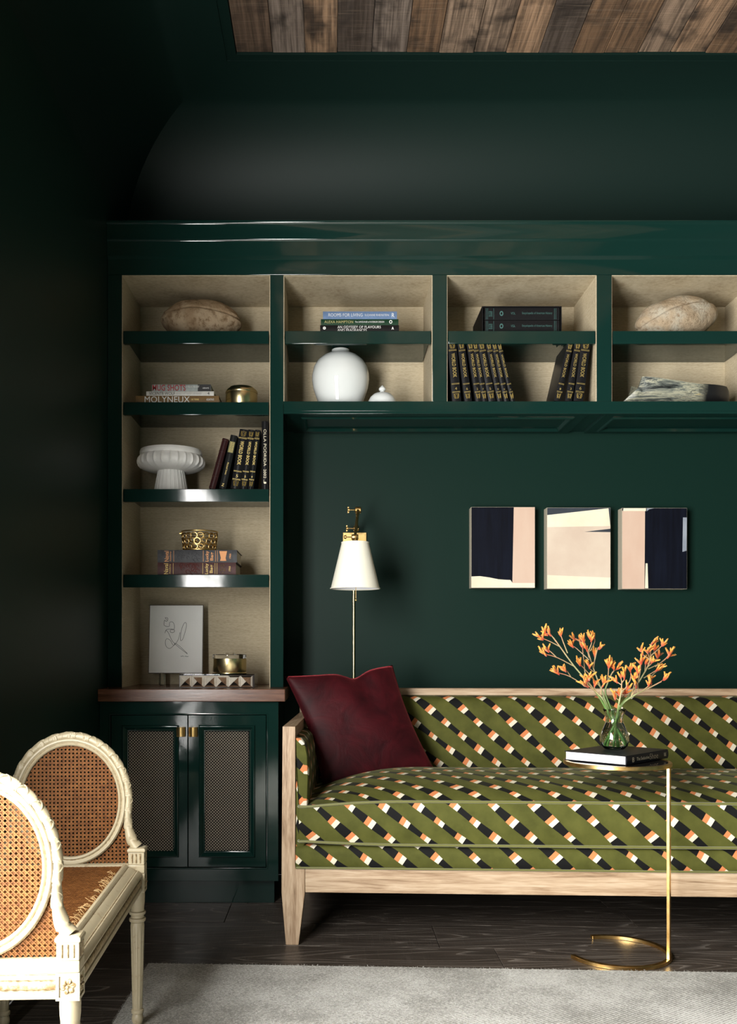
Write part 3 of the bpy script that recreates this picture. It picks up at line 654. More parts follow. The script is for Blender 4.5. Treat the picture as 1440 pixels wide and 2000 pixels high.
# framed line drawing on a clear stand
Y = 4.47; z0, z1 = PZ(1315, Y), PZ(1181, Y); x0, x1 = PX(290, Y), PX(396, Y); tilt = -.10
t = thing('framed_drawing', 'pale sheet with a looping ink line drawing leaning on the walnut top', 'picture', ((x0+x1)/2, Y-.01, CT), (tilt, 0, 0))
w = (x1-x0)/2; zb = z0-CT; zt = z1-CT+.002
part('frame', MB().box(-w, w, 0, .012, zb, zt), plain('dark_bronze_edge', (.05,.035,.02), .4), t, local=True, bev=.001)
part('sheet', MB().box(-w+.003, w-.003, -.0015, .002, zb+.003, zt-.003), mottled('cream_sheet', (.78,.77,.74), (.84,.83,.80), (5,5,5), .7, .05), t, local=True)
def D2(px, py): return ((px-770/2-398/2)/376*2*w*.0+(-w+2*w*(px-398)/(770-398)), -.0022, zt-(py-147)/(625-147)*(zt-zb))
curves = [[(520,255),(512,243),(508,238),(525,240),(524,258),(513,262),(504,255),(502,290),(535,298),(540,270),(560,268),(572,290),(570,318),(548,322),(546,338),(562,342),(575,330),(560,318),(520,320),(508,345)],
          [(512,325),(530,340),(560,400),(600,440),(665,490),(620,445),(580,415),(575,425),(545,452),(520,440),(512,410),(520,385),(545,395),(570,430),(600,390),(612,340)],
          [(615,390),(618,340),(632,290),(648,270),(655,290),(648,330),(632,385),(618,398),(615,385)], [(618,506),(626,508),(632,504),(640,509)], [(646,508),(655,506),(662,509),(672,507)]]
m = MB()
def smooth_path(p, n=6):
    o = []
    for i in range(len(p)-1):
        p0, p1, p2, p3 = [Vector(p[max(0, min(len(p)-1, i+k))]) for k in (-1, 0, 1, 2)]
        for j in range(n):
            u = j/n; o.append(.5*((2*p1)+(p2-p0)*u+(2*p0-5*p1+4*p2-p3)*u*u+(3*p1-p0-3*p2+p3)*u**3))
    return o+[Vector(p[-1])]
for c in curves: m.tube([D2(q.x, q.y) for q in smooth_path([(a, b, 0) for a, b in c])], .0008, 4)
part('ink_line', m, MAT_BLACKINK, t, local=True)
for sx in (-.5, .5): part('clear_foot', MB().box(w*sx-.008, w*sx+.008, -.03, .045, .0, zb), MAT_GLASS, t, local=True, bev=.001)
# inlaid box with a row of pyramids
Y = 4.15; x0, x1 = PX(349, Y), PX(497, Y); zt = PZ(1318.5, Y); zb = CT+.0005; w = x1-x0; h = zt-zb; dp = .19
t = thing('inlaid_box', 'dark box faced with six bone and wood pyramids on the walnut top', 'box', ((x0+x1)/2, Y, zb))
part('body', MB().box(-w/2, w/2, .012, dp, 0, h), cover('dark_horn_veneer', (.03,.022,.018), .15), t, local=True, bev=.001)
MB_BONE = mottled('bone', (.62,.55,.45), (.78,.73,.64), (60,60,60), .35, .05); MB_BRN = mottled('brown_horn', (.16,.085,.045), (.30,.19,.12), (60,60,60), .35, .05); MB_BLK = plain('dark_inlay', (.02,.017,.015), .3)
n = 6; cw = w*.965/n; xs0 = -w/2+.003
for k in range(n):
    a, b = xs0+k*cw+.0005, xs0+(k+1)*cw-.0005; z0_, z1_ = .003, h-.003; y0, y1 = .011, -.014; cxk, cz = (a+b)/2, h/2
    f = .72
    q = [(cxk-(cxk-a)*f, cz-(cz-z0_)*f), (cxk+(b-cxk)*f, cz-(cz-z0_)*f), (cxk+(b-cxk)*f, cz+(z1_-cz)*f), (cxk-(cxk-a)*f, cz+(z1_-cz)*f)]
    o4 = [(a, z0_), (b, z0_), (b, z1_), (a, z1_)]
    yi = y0*f+y1*(1-f)*1.0; yi = y0-.008
    py = part('pyramid', MB().loops([[(p[0], y0+.001, p[1]) for p in o4], [(p[0], y0, p[1]) for p in o4]], cap0=True), MB_BLK, t, local=True)
    for side, mt in enumerate((MB_BRN, MB_BONE, MB_BLK if k in (4, 5) else MB_BONE, MB_BONE)):
        A, B = o4[side], o4[(side+1) % 4]; Cc, Dd = q[(side+1) % 4], q[side]
        m = MB(); m.add([(A[0], y0, A[1]), (B[0], y0, B[1]), (Cc[0], yi, Cc[1]), (Dd[0], yi, Dd[1])], [(0,1,2,3)]); part('bevel_facet', m, mt, py, local=True)
        m = MB(); m.add([(Dd[0], yi, Dd[1]), (Cc[0], yi, Cc[1]), (cxk, y1, cz)], [(0,1,2)]); part('facet', m, (MB_BLK, MB_BRN, MB_BRN if k % 2 else MB_BONE, MB_BONE)[side], py, local=True)
part('glass_top', MB().box(-w/2+.001, w/2-.001, .012, dp, h, h+.004), MAT_GLASS, t, local=True, bev=.001)
# brass jar with clear lid, on the inlaid box
Yj = 4.235; cx = PX(448.5, Yj); r = 33/(F/Yj); zb = zt+.0045; h = PZ(1275, Yj)-zb
t = thing('brass_jar', 'round brass jar with clear glass lid standing on the inlaid pyramid box', 'jar', (cx, Yj, zb))
part('body', MB().lathe([(r*.98,0),(r,.002),(r,h*.72),(r*.985,h*.72),(r*.985,.004),(0,.004)], 48), MAT_BRASS2, t, local=True, smooth=40)
part('foot_rim', MB().lathe([(r*1.0,.0),(r*1.035,.002),(r*1.035,.005),(r*1.0,.007)], 48, cap=False), MAT_BRASS2, t, local=True, smooth=40)
part('lid', MB().lathe([(r*.99,h*.722),(r*1.0,h*.74),(r*1.0,h*.90),(r*.96,h*.93),(r*.7,h*.95),(r*.3,h*.955),(r*.28,h*1.0),(r*.1,h*1.01),(0,h*1.01)], 48), MAT_GLASS, t, local=True, smooth=40)

# ------------------------------------------------------------------ wall lamp
LY = 4.12; lx = PX(694, LY); t = thing('wall_lamp', 'brass swing-arm wall lamp with a cream cone shade on the green wall', 'lamp', (lx, 4.6, 1.45))
x0, x1 = PX(670, 4.59), PX(716, 4.59); pz = PZ(1040, 4.588)
bp = part('backplate', MB().box(x0, x1, 4.588, 4.5995, pz-.135, pz), MAT_BRASS, t, bev=.0015)
for sx in (x0+.010, x1-.010): part('screw', MB().lathe([(.0045,4.584),(.0045,4.5885)], 12, (sx, 0, pz-.012), axis='y'), MAT_BRASS, bp)
A = Vector((PX(696, 4.52), 4.52, PZ(1032, 4.52))); B = Vector((PX(699.5, 4.36), 4.36, PZ(996, 4.36))); Cj = Vector((PX(693.5, LY+.02), LY+.02, PZ(1049, LY+.02)))
def knuckle(p, r, l, axis='x'):
    m = MB(); m.lathe([(r*.8,-l),(r,-l*.8),(r,l*.8),(r*.8,l)], 20, tuple(p), axis=axis); return part('knuckle', m, MAT_BRASS, t, smooth=40)
def thumbscrew(p):
    m = MB(); m.tube([p, (p[0]-.028, p[1], p[2])], .0026, 8); m.lathe([(.004,-.006),(.0085,-.004),(.0085,.004),(.004,.006)], 14, (p[0]-.031, p[1], p[2]), axis='x')
    part('thumbscrew', m.box(p[0]-.036, p[0]-.030, p[1]-.002, p[1]+.002, p[2]-.014, p[2]+.014), MAT_BRASS, t, smooth=40)
part('arm', MB().tube([(A.x, 4.588, A.z), A], .009, 12), MAT_BRASS, t, smooth=40)
part('arm', MB().tube([A, A.lerp(B, .12), A.lerp(B, .2), A.lerp(B, .78), A.lerp(B, .85), B], [.011,.011,.0068,.0068,.009,.009], 12), MAT_BRASS, t, smooth=40)
part('arm', MB().tube([B, B.lerp(Cj, .15), B.lerp(Cj, .2), B.lerp(Cj, .9), Cj], [.009,.009,.0065,.0065,.0065], 12), MAT_BRASS, t, smooth=40)
knuckle(A, .0125, .013); knuckle(B, .0145, .0145); knuckle(Cj, .0125, .015)
for p in (A, B, Cj): thumbscrew((p.x-.012, p.y, p.z))
zt, zb = PZ(1059, LY), PZ(1150, LY); rt, rb = 26.3/(F/LY), 48/(F/LY)
part('socket', MB().lathe([(.008, Cj.z-.005), (.014, Cj.z-.02), (.016, zt-.005), (.018, zt-.06)], 16, (lx, LY+.01, 0)), MAT_BRASS, t, smooth=40)
sh = part('shade', MB().lathe([(rb, zb), (rt, zt)], 64, (lx, LY, 0), cap=False), MAT_SHADE, t, smooth=60)
part('shade_lining', MB().lathe([(rb-.0015, zb+.0005), (rt-.0015, zt-.0005)], 64, (lx, LY, 0), cap=False), MAT_SHADEIN, sh, smooth=60)
for r_, z_ in ((rb, zb+.002), (rt, zt-.002)): part('shade_trim', MB().tube([(lx+r_*math.cos(q*PI/32), LY+r_*math.sin(q*PI/32), z_) for q in range(64)], .0028, 6, wrap=True), MAT_SHADE, sh, smooth=60)
part('spider', MB().tube([(lx-rt, LY, zt-.004), (lx+rt, LY, zt-.004)], .0015, 6).tube([(lx, LY-rt, zt-.004), (lx, LY+rt, zt-.004)], .0015, 6), MAT_BRASS, t)
part('pull_chain', MB().tube([(lx+.003, LY, zt-.06), (lx+.003, LY, PZ(1169, LY))], .0013, 6).lathe([(0,-.006),(.0045,-.003),(.0045,.003),(0,.006)], 12, (lx+.003, LY, PZ(1172, LY))), MAT_BRASS, t, smooth=60)
part('cord_cover', MB().tube([(PX(691, 4.59), 4.592, pz-.13), (PX(691, 4.59), 4.592, .40)], .0065, 12), MAT_BRASS2, t, smooth=40)

# ------------------------------------------------------------------ three small canvases
MAT_NAVY = None
t_ = NT('navy_paint'); n1 = t_.noise(t_.coord((60,10,4)), 1, 5); n2 = t_.noise(t_.coord((6,6,9)), 1, 3)
MAT_NAVY = t_.set(color=t_.mix(n2, t_.ramp(n1, [(.3,(.002,.002,.004)), (.75,(.007,.010,.022))]), (.003,.004,.009)), rough=.6, spec=.1).m
MAT_PINK = mottled('blush_paint', (.60,.41,.31), (.66,.49,.38), (8,8,3), .6, .08); MAT_IVORY = mottled('ivory_paint', (.76,.68,.50), (.82,.76,.60), (9,9,9), .6, .08)
MAT_SAND = mottled('sand_paint', (.60,.47,.37), (.70,.59,.47), (5,5,5), .6, .08); MAT_BLUEGREY = mottled('bluegrey_paint', (.20,.23,.28), (.34,.37,.42), (8,8,8), .6, .05); MAT_SLATE = mottled('slate_paint', (.016,.022,.034), (.035,.045,.06), (12,12,12), .6, .05)
MAT_CANVAS = mottled('raw_canvas', (.36,.32,.24), (.46,.42,.33), (300,300,300), .85, .2)
YF = 4.535
def canvas(label, z0x, z0y, z1x, z1y, shapes, ground):     # zoom coordinates: px = 880 + x/2.769
    def U(x): return PX(880+x/2.7692, YF)
    def V(y): return PZ(940+y/2.7692, YF)
    x0, x1, zt, zb = U(z0x), U(z1x), V(z0y), V(z1y)
    t = thing('canvas_painting', label, 'painting', ((x0+x1)/2, 4.6, zb), group=None)
    part('stretched_canvas', MB().box(x0, x1, YF, 4.5985, zb, zt), MAT_CANVAS, t, bev=.0015)
    part('painted_area', MB().box(x0+.0015, x1-.0015, YF-.0006, YF+.001, zb+.0015, zt-.0015), ground, t)
    for k, (mat, pts) in enumerate(shapes):
        m = MB(); m.prism([(min(max(U(a), x0+.0015), x1-.0015), min(max(V(b), zb+.0015), zt-.0015)) for a, b in pts], YF-.0008-.0003*k, YF); part('painted_area', m, mat, t)
canvas('left canvas of three, wide black field beside a pink stripe', 112, 139, 458, 577, [(MAT_PINK, [(343,139),(458,139),(458,552),(335,552)]), (MAT_IVORY, [(112,515),(160,513),(210,520),(260,530),(300,533),(325,534),(336,550),(458,550),(458,577),(112,577)])], MAT_NAVY)
canvas('middle canvas of three, sand and ivory bands with a dark top', 522, 142, 867, 582, [(MAT_SLATE, [(522,142),(867,142),(867,240),(522,240)]), (MAT_IVORY, [(522,183),(855,146),(865,242),(522,248)]), (MAT_SLATE, [(725,273),(867,257),(867,275)]), (MAT_IVORY, [(522,507),(640,512),(867,521),(867,582),(522,582)])], MAT_SAND)
canvas('right canvas of three, pink stripe beside a black field', 928, 144, 1281, 583, [(MAT_PINK, [(928,160),(1053,160),(1050,583),(928,583)]), (MAT_IVORY, [(936,146),(1058,146),(1058,161),(934,161)]), (MAT_BLUEGREY, [(1062,146),(1100,146),(1075,152),(1062,162)]), (MAT_IVORY, [(1056,444),(1066,444),(1070,579),(1052,579)]), (MAT_BLUEGREY, [(1258,196),(1281,196),(1277,376),(1255,382)])], MAT_NAVY)

# ------------------------------------------------------------------ sofa (local frame: x along the front, y to the back)
SO = (PX(552, 3.5), 3.5, 0); LS = 2.44
sf = thing('sofa', 'long pale oak framed sofa in olive velvet with slanting black, orange and cream pattern', 'sofa', SO, (0, 0, -.045))
def sp(name, m, mat, **kw): return part(name, m, mat, sf, local=True, **kw)
post = [(0,.808),(.0475,.808),(.0470,.30),(.049,.2815),(.083,.2815),(.083,.194),(.0595,0),(.012,0),(-.004,.194),(-.003,.40)]
for flip in (0, 1):
    pl = [((LS-a) if flip else a, b) for a, b in post]
    sp('leg', MB().prism(pl, 0, .055), MAT_OAKZ, bev=.002)
    bl = [(0,.886),(.05,.886),(.05,.194),(.045,0),(.01,0),(0,.194)]
    sp('leg', MB().prism([((LS-a) if flip else a, b) for a, b in bl], .80, .862), MAT_OAKZ, bev=.002)
    def fx(a, b): return (LS-b, LS-a) if flip else (a, b)
    sp('arm_rail', MB().box(*fx(0, .0475), .0555, .7995, .766, .808), MAT_OAKY, bev=.002)
    sp('side_rail', MB().box(*fx(.002, .045), .0555, .7995, .194, .281), MAT_OAKY, bev=.002)
    m = MB(); sec = [(.0095,.282),(.0095,.765),(.048,.765),(.068,.762),(.084,.745),(.094,.70),(.097,.62),(.094,.52),(.088,.42),(.085,.375),(.06,.282)]
    L, U = [], []
    for y, k in ((.012,.90),(.010,.80),(.012,.94),(.022,1),(.10,1.0),(.25,1.02),(.45,1.02),(.60,1.0),(.712,.97)):
        l = []
        for x, z in sec:
            xx = .0095+(x-.0095)*k
            if .0555 > y and x < .048: xx = max(xx, .0485)
            l.append((LS-xx if flip else xx, y+(0 if y > .02 else 0), z)); U.append((x*1.0+.9*y+.31, z))
        L.append(l)
    m.loops(L[1:], cap0=True, cap1=True, uvs=U[len(sec):])
    sp('arm_panel', m, MAT_VELVET, smooth=50)
sp('front_rail', MB().box(.0832, LS-.0832, .004, .046, .194, .2815), MAT_OAKX, bev=.002)
sp('back_rail', MB().box(.051, LS-.051, .806, .856, .20, .28), MAT_OAKX, bev=.002)
sp('top_rail', MB().box(0, LS, .80, .862, .8865, .918), MAT_OAKX, bev=.003)
def sweep(prof, x0, x1, n, u0=0, v0=0, close=None, cap=True):
    pts = list(prof); arc = [v0]
    for i in range(1, len(pts)): arc.append(arc[-1]-math.dist(pts[i], pts[i-1]))
    L, U = [], []
    for i in range(n+1):
        x = x0+(x1-x0)*i/n
        L.append([(x, *p) for p in pts]); U += [(x+u0, a) for a in arc]
    return MB().loops(L, cap0=cap, cap1=cap, uvs=U)
def rounded(pts, n=5):
    q = smooth_path([(a, b, 0) for a, b in pts], n); return [(p.x, p.y) for p in q]
bkp = rounded([(.802,.8855),(.778,.884),(.754,.874),(.738,.85),(.724,.79),(.714,.70),(.711,.60),(.715,.50),(.73,.40),(.74,.36)])
sp('back_upholstery', sweep(bkp+[(.838,.36),(.838,.8855)], .051, LS-.051, 40, v0=.93), MAT_VELVET, smooth=50)
dk = rounded([(.03,.2825),(.006,.2835),(-.004,.30),(-.006,.325),(.0,.352),(.016,.366),(.05,.371)])
sp('seat_deck', sweep((dk+[(.70,.371),(.70,.2825)])[::-1][:2]+dk[::-1], .0492, LS-.0492, 40, u0=.05, v0=.30+.40), MAT_VELVET, smooth=50)
# loose seat cushion with crown and piping
def crown(x):
    d = min(x-.095, LS-.095-x); q = min(max(d/.42, 0), 1); return 1-(1-q)**2.2
XA, XB = .062, LS-.062
def cprof(x):
    f = crown(x); zt = .512+.022*f; p = []
    zb = .374+.010*(1-f)
    for k in range(9): u = k/8; p.append((-.002-.014*math.sin(PI*u), zb+(zt-zb)*u))          # front boxing
    for k in range(1, 15):
        u = k/14; p.append((-.002+.702*u, zt+(.012+.062*f)*math.sin(PI*min(1, u*.97))**.62))
    for k in range(1, 5): u = k/4; p.append((.70, zt-(zt-zb)*u))
    return p
L, U = [], []; n = 90
for i in range(n+1):
    x = XA+(XB-XA)*i/n; p = cprof(x); a = 0.62; ar = [a]
    for k in range(1, len(p)): a += math.dist(p[k], p[k-1]); ar.append(a)
    ins = .0 if 0 < i < n else .004
    L.append([(x, q[0]+ins, q[1]) for q in p]); U += [(x+.022, v) for v in ar]
sp('seat_cushion', MB().loops(L, cap0=True, cap1=True, uvs=U), MAT_VELVET, smooth=45)
cu = sf.children[-1] if sf.children else None
cu = [o for o in bpy.data.objects if o.name.startswith('seat_cushion')][0]
for idx in (0, 8):
    path = [(XA, .69, cprof(XA)[idx][1]), (XA-.002, .35, cprof(XA)[idx][1]), (XA-.002, .01, cprof(XA)[idx][1])]
    path += [(XA+(XB-XA)*i/n, -.004, cprof(XA+(XB-XA)*i/n)[idx][1]) for i in range(n+1)]+[(XB+.002, .01, cprof(XB)[idx][1]), (XB, .69, cprof(XB)[idx][1])]
    part('piping', MB().tube(path, .0052, 8), MAT_WELT, cu, local=True, smooth=60)
part('piping', MB().tube([(.05, -.001, .286), (LS-.05, -.001, .286)], .004, 8), MAT_WELT, [o for o in bpy.data.objects if o.name.startswith('seat_deck')][0], local=True, smooth=60)
sp('outside_back', MB().box(.051, LS-.051, .840, .852, .281, .886), MAT_VELVET)
# burgundy cushion leaning into the corner
def pt(px, py, Y): return Vector((PX(px, Y), Y, PZ(py, Y)))
TL, TR, BR, BL = pt(557,1321,3.93), pt(767,1299,4.12), pt(852,1508,4.02), pt(632,1538,3.86)
nrm = (TR-BL).cross(TL-BR).normalized()
if nrm.y > 0: nrm = -nrm
m = MB(); N = 36
for side in (1, -1):
    L = []
    for i in range(N+1):
        v = i/N; l = []
        for j in range(N+1):
            u = j/N
            uu = .5+(u-.5)*(1-.085*math.sin(PI*v)); vv = .5+(v-.5)*(1-.045*math.sin(PI*u))
            p = (BL*(1-uu)+BR*uu)*(1-vv)+(TL*(1-uu)+TR*uu)*vv
            T = .078*(math.sin(PI*u)*math.sin(PI*v))**.42 if 0 < u < 1 and 0 < v < 1 else 0
            g = math.exp(-((u-.62)/.11)**2)
            p = p-Vector((0, 0, .030*g*v**6)); T *= 1-.25*g*max(0, (v-.45)/.55)
            T += .004*math.sin(9*u+5*v)*math.sin(PI*u)*math.sin(PI*v)
            l.append(p+nrm*T*side)
        L.append(l)
    m.loops(L, closed=False)
base = (BL+BR)/2
m.xf(Matrix.Translation(-base))
pil = solo('throw_pillow', m, MAT_BURG, 'burgundy velvet cushion leaning in the left corner of the sofa', 'cushion', loc=tuple(base), local=True, smooth=70)
bm = bmesh.new(); bm.from_mesh(pil.data); bmesh.ops.remove_doubles(bm, verts=bm.verts, dist=.0005); bmesh.ops.recalc_face_normals(bm, faces=bm.faces); bm.to_mesh(pil.data); bm.free()

# ------------------------------------------------------------------ rug
RT = .010
def rugy(x): return 3.27-.047*(x+.635)
poly = [(-.635, rugy(-.635)), (2.35, rugy(2.35)), (2.35, -1.2), (-.64, -1.2)]
m = MB(); m.prism(poly, .0005, RT, 'xy')
rg = solo('area_rug', m, MAT_RUG, 'pale grey-beige wool rug in front of the sofa', 'rug', loc=(.85, 1.0, 0), bev=.004)
m = MB(); r2 = random.Random(5)
for k in range(2400):
    if k < 1700: x = -.635+2.6*r2.random(); p = Vector((x, rugy(x)+.001, RT*r2.random())); d = Vector((r2.uniform(-.4,.4), 1, r2.uniform(-.1,.9)))
    else: y = 3.26-1.0*r2.random(); p = Vector((-.636, y, RT*r2.random())); d = Vector((-1, r2.uniform(-.4,.4), r2.uniform(-.1,.9)))
    d.normalize(); q = p+d*r2.uniform(.003,.008); s = Vector((-d.y, d.x, 0))*.0008
    m.add([p-s, p+s, q], [(0,1,2)])
part('pile_edge', m, MAT_RUG, rg, kind='stuff')

# ------------------------------------------------------------------ C-shaped side table with book and vase
TC = Vector((1.026, 3.40, 0)); TZ = .692
tb = thing('side_table', 'slim gold-leaf side table with C-shaped base and round top before the sofa', 'side table', tuple(TC))
def arcbar(m, r0, r1, z0, z1, a0, a1, n, wrap=False):
    L = []
    for i in range(n if wrap else n+1):
        a = math.radians(a0+(a1-a0)*i/n); c, s = math.cos(a), math.sin(a)
        L.append([(r0*c, r0*s, z0), (r1*c, r1*s, z0), (r1*c, r1*s, z1), (r0*c, r0*s, z1)])
    m.loops(L, cap0=not wrap, cap1=not wrap, wrap=wrap); return m
part('base_ring', arcbar(MB(), .170, .187, .0005, .0135, -164, 104.5, 60), MAT_GOLDLEAF, tb, local=True, bev=.001, seg=1)
la = math.radians(-35); c, s = math.cos(la), math.sin(la); R1, R0, hw = .187, .176, .0085
q = [(R0*c-hw*-s, R0*s-hw*c), (R1*c-hw*-s, R1*s-hw*c), (R1*c+hw*-s, R1*s+hw*c), (R0*c+hw*-s, R0*s+hw*c)]
part('upright', MB().prism(q, .0137, TZ-.0125, 'xy'), MAT_GOLDLEAF, tb, local=True, bev=.001, seg=1)
part('top_rim', arcbar(MB(), .173, .1875, TZ-.012, TZ+.001, 0, 360, 72, True), MAT_GOLDLEAF, tb, local=True, bev=.001, seg=1)
part('top_disc', MB().lathe([(.173, TZ-.009), (.173, TZ)], 64), plain('black_glass', (.006,.006,.007), .05), tb, local=True)
MAT_GRP = plain('grey_gold_print', (.58,.50,.38), .5)
BW, BD, BT = .315, .24, .0325
bk = hbook('coffee_table_book', 'large black hardback with white page edges lying on the round gold table', VX-BW/2*F/3.4, VX+BW/2*F/3.4, 3.4, TZ+.0015, BT, BD, cover('black_jacket', (.014,.014,.018), .35),
     [('The Seductive', .22, .34, .30, .36, MAT_GRP), ('Shoe', .53, .24, .20, .62, MAT_GRP, -.02), ('B', .12, .25, .045, .5, MAT_GRP), ('NX', .88, .3, .05, .42, MAT_GRP)], None, pages=mottled('white_page_edges', (.70,.69,.68), (.82,.81,.80), (4,4,420), .8, .15))
fc = Vector((1.013, 3.255, 0)); ph = math.radians(45)
bc = fc+Vector((math.cos(ph), math.sin(ph), 0))*BW/2
bk.location = (bc.x, bc.y, TZ+.0015); bk.rotation_euler = (0, 0, ph)
VB = TZ+.0015+BT+.0008; VC = Vector((PX(1200.5, 3.47), 3.47, VB)); VH = .147
ov_ = [(.030,0),(.036,.002),(.047,.014),(.0525,.034),(.0515,.050),(.046,.068),(.038,.086),(.0325,.100),(.031,.110),(.0325,.122),(.037,.136),(.0415,.146),(.0410,.1475)]
inn_ = [(.0395,.146),(.0345,.134),(.0302,.121),(.0288,.110),(.0303,.100),(.0358,.086),(.0438,.068),(.0493,.050),(.0500,.034),(.0445,.016),(.034,.007),(.0,.006)]
vs_ = thing('glass_vase', 'small clear hourglass vase standing on the black book', 'vase', tuple(VC))
part('glass', MB().lathe([(0,0)]+ov_+inn_, 48), MAT_GLASS, vs_, local=True, smooth=60)
part('water', MB().lathe([(0,.0065),(.0335,.0075),(.0441,.0165),(.0496,.034),(.0489,.050),(.0434,.068),(.0354,.086),(.0302,.098),(0,.098)], 48), MAT_WATER, vs_, local=True, smooth=60)
# kangaroo paw stems, traced as pixel offsets in the bunch, each spray at its own depth
t_ = NT('flower_tube'); uvn = t_.n('ShaderNodeUVMap', uv_map='UVMap'); sx_ = t_.n('ShaderNodeSeparateXYZ'); t_.put(sx_.inputs[0], uvn.outputs[0])
nz = t_.noise(t_.coord((200,200,200)), 1, 2)
MAT_FLOWER = t_.set(color=t_.ramp(t_.m_('ADD', sx_.outputs[1], t_.m_('MULTIPLY', nz, .15)), [(.08,(.40,.022,.008)), (.30,(.50,.055,.006)), (.62,(.62,.13,.008)), (1,(.68,.29,.03))]), rough=.6, sheen=.3).m
t_ = NT('flower_stem'); uvn = t_.n('ShaderNodeUVMap', uv_map='UVMap'); sx_ = t_.n('ShaderNodeSeparateXYZ'); t_.put(sx_.inputs[0], uvn.outputs[0])
MAT_STEM = t_.set(color=t_.ramp(sx_.outputs[1], [(0,(.055,.17,.02)), (.25,(.10,.20,.045)), (.5,(.26,.28,.13)), (.8,(.36,.20,.11)), (1,(.42,.075,.03))]), rough=.6).m
def flower_mesh(name, ln, bend, r, sd):
    rr = random.Random(sd); m = MB(); n = 6; k = 7; path = []; rad = []
    for i in range(k):
        u = i/(k-1); path.append((bend*u*u*ln, 0, ln*u)); rad.append(r*(.42+.85*math.sin(PI*min(1, u*.82+.06))**.9))
    m.tube(path, rad, n); m.uv = [(0, .02+(i//n)/(k-1)*.98) for i in range(len(m.v))]
    e = Vector(path[-1]); nv = len(m.v)
    for j in range(3):
        a = j*PI/1.5+.4; m.tube([e, e+Vector((math.cos(a)*.0014+.001*bend, math.sin(a)*.0014, .0028)), e+Vector((math.cos(a)*.0034, math.sin(a)*.0034, .0034))], [.0014,.0011,.0004], 4)
    m.uv = m.uv[:nv]+[(0, 1.0)]*(len(m.v)-nv)
    return make_mesh(name, m, MAT_FLOWER, smooth=70)
FM = [flower_mesh('flower', .029, .40, .0034, 1), flower_mesh('flower', .025, -.55, .0031, 2), flower_mesh('flower', .020, .25, .0030, 3)]
def Q(x, y, Y): return pt(1020+x/4.5, 1200+y/4.5, Y)
fr2 = random.Random(11)
def spray(label, Y0, Y1, main, branches, base_in):
    """main: zoom points from the vase neck to the tip; branches: polylines starting on the stem, each ending in a fan of flowers"""
    o = None; m = MB()
    neck = Vector((VC.x, VC.y, 0))
    def dep(y): return Y0+(Y1-Y0)*min(1, max(0, (900-y)/800))
    foot = VC+Vector((base_in[0], base_in[1], .010)); nk = VC+Vector((-base_in[0]*.30, -base_in[1]*.30, .108))
    P = [foot, nk]+[Q(x, y, dep(y)) for x, y in main]
    sm = smooth_path([tuple(p) for p in P], 4); k = len(sm)
    m.tube(sm, [.0042-.0020*i/(k-1) for i in range(k)], 6); m.uv = [(0, (i//6)/(k-1)*.85) for i in range(len(m.v))]
    tips = []
    for b in branches:
        off = fr2.uniform(-.035, .035); bp_ = [Q(x, y, dep(y)+off*i/max(1, len(b)-1)) for i, (x, y) in enumerate(b)]
        nv = len(m.v); sm = smooth_path([tuple(p) for p in bp_], 3) if len(bp_) > 2 else bp_; k = len(sm)
        m.tube(sm, [.0021-.0008*i/(k-1) for i in range(k)], 5); m.uv = m.uv[:nv]+[(0, .6+.4*((i-nv)//5)/(k-1)) for i in range(nv, len(m.v))]
        tips.append((Vector(bp_[-1]), (Vector(bp_[-1])-Vector(bp_[-2])).normalized()))
    m.xf(Matrix.Translation(-foot))
    o = solo('flower_stem', m, MAT_STEM, label, 'flower', loc=tuple(foot), group='orange flower stems in the glass vase', local=True, smooth=60)
    for p, d in tips:
        d = (d+Vector((0, 0, .55))).normalized()
        for j in range(fr2.choice((4, 5, 6, 6))):
            e = Vector((fr2.uniform(-1, 1), fr2.uniform(-1, 1), fr2.uniform(-.5, .8)))*.50
            dd = (d+e).normalized(); base = p-foot-d*.016*fr2.random()
            rot = dd.to_track_quat('Z', 'X').to_euler(); me = FM[fr2.randrange(3)]; s = fr2.uniform(.8, 1.15)
            q = dd.to_track_quat('Z', 'X') @ Euler((0, 0, fr2.uniform(0, 6.28))).to_quaternion()
            link('flower', me, o, tuple(base), tuple(q.to_euler()), (s, s, s))
spray('orange flower stem leaning farthest left, with sprays at its tip', 3.47, 3.40, [(700,760),(600,620),(455,450),(335,285),(285,215)],
      [[(335,285),(240,235),(165,205)], [(285,215),(250,180),(205,165)], [(400,340),(352,215),(335,160)], [(455,455),(310,380),(190,345)], [(300,375),(255,330),(215,305)], [(545,625),(420,545),(305,510)], [(430,550),(405,510),(375,480)], [(300,240),(262,190),(240,160)]], (.034, -.012))
spray('orange flower stem rising steeply left of centre, its sprays at the top', 3.50, 3.54, [(745,790),(690,640),(620,450),(575,300)],
      [[(575,300),(500,230),(450,205)], [(575,300),(535,240),(505,215)], [(590,330),(555,260),(540,215)], [(585,320),(612,250),(600,215)], [(600,320),(640,240),(632,195)], [(640,400),(665,300),(690,285)], [(630,470),(640,390),(640,350)], [(555,520),(535,330),(530,270)], [(590,400),(480,300),(440,275)], [(690,640),(560,490),(500,430)], [(650,520),(600,480),(585,450)], [(590,380),(575,320),(565,300)]], (.018, .03))
spray('short orange flower stem arching low on the left over the vase', 3.43, 3.38, [(720,760),(660,690),(600,640)],
      [[(660,690),(600,640),(560,620)], [(640,670),(590,600),(555,570)], [(660,690),(635,640),(635,610)], [(690,720),(700,640),(720,610)], [(600,640),(570,600),(600,560)]], (.04, .01))
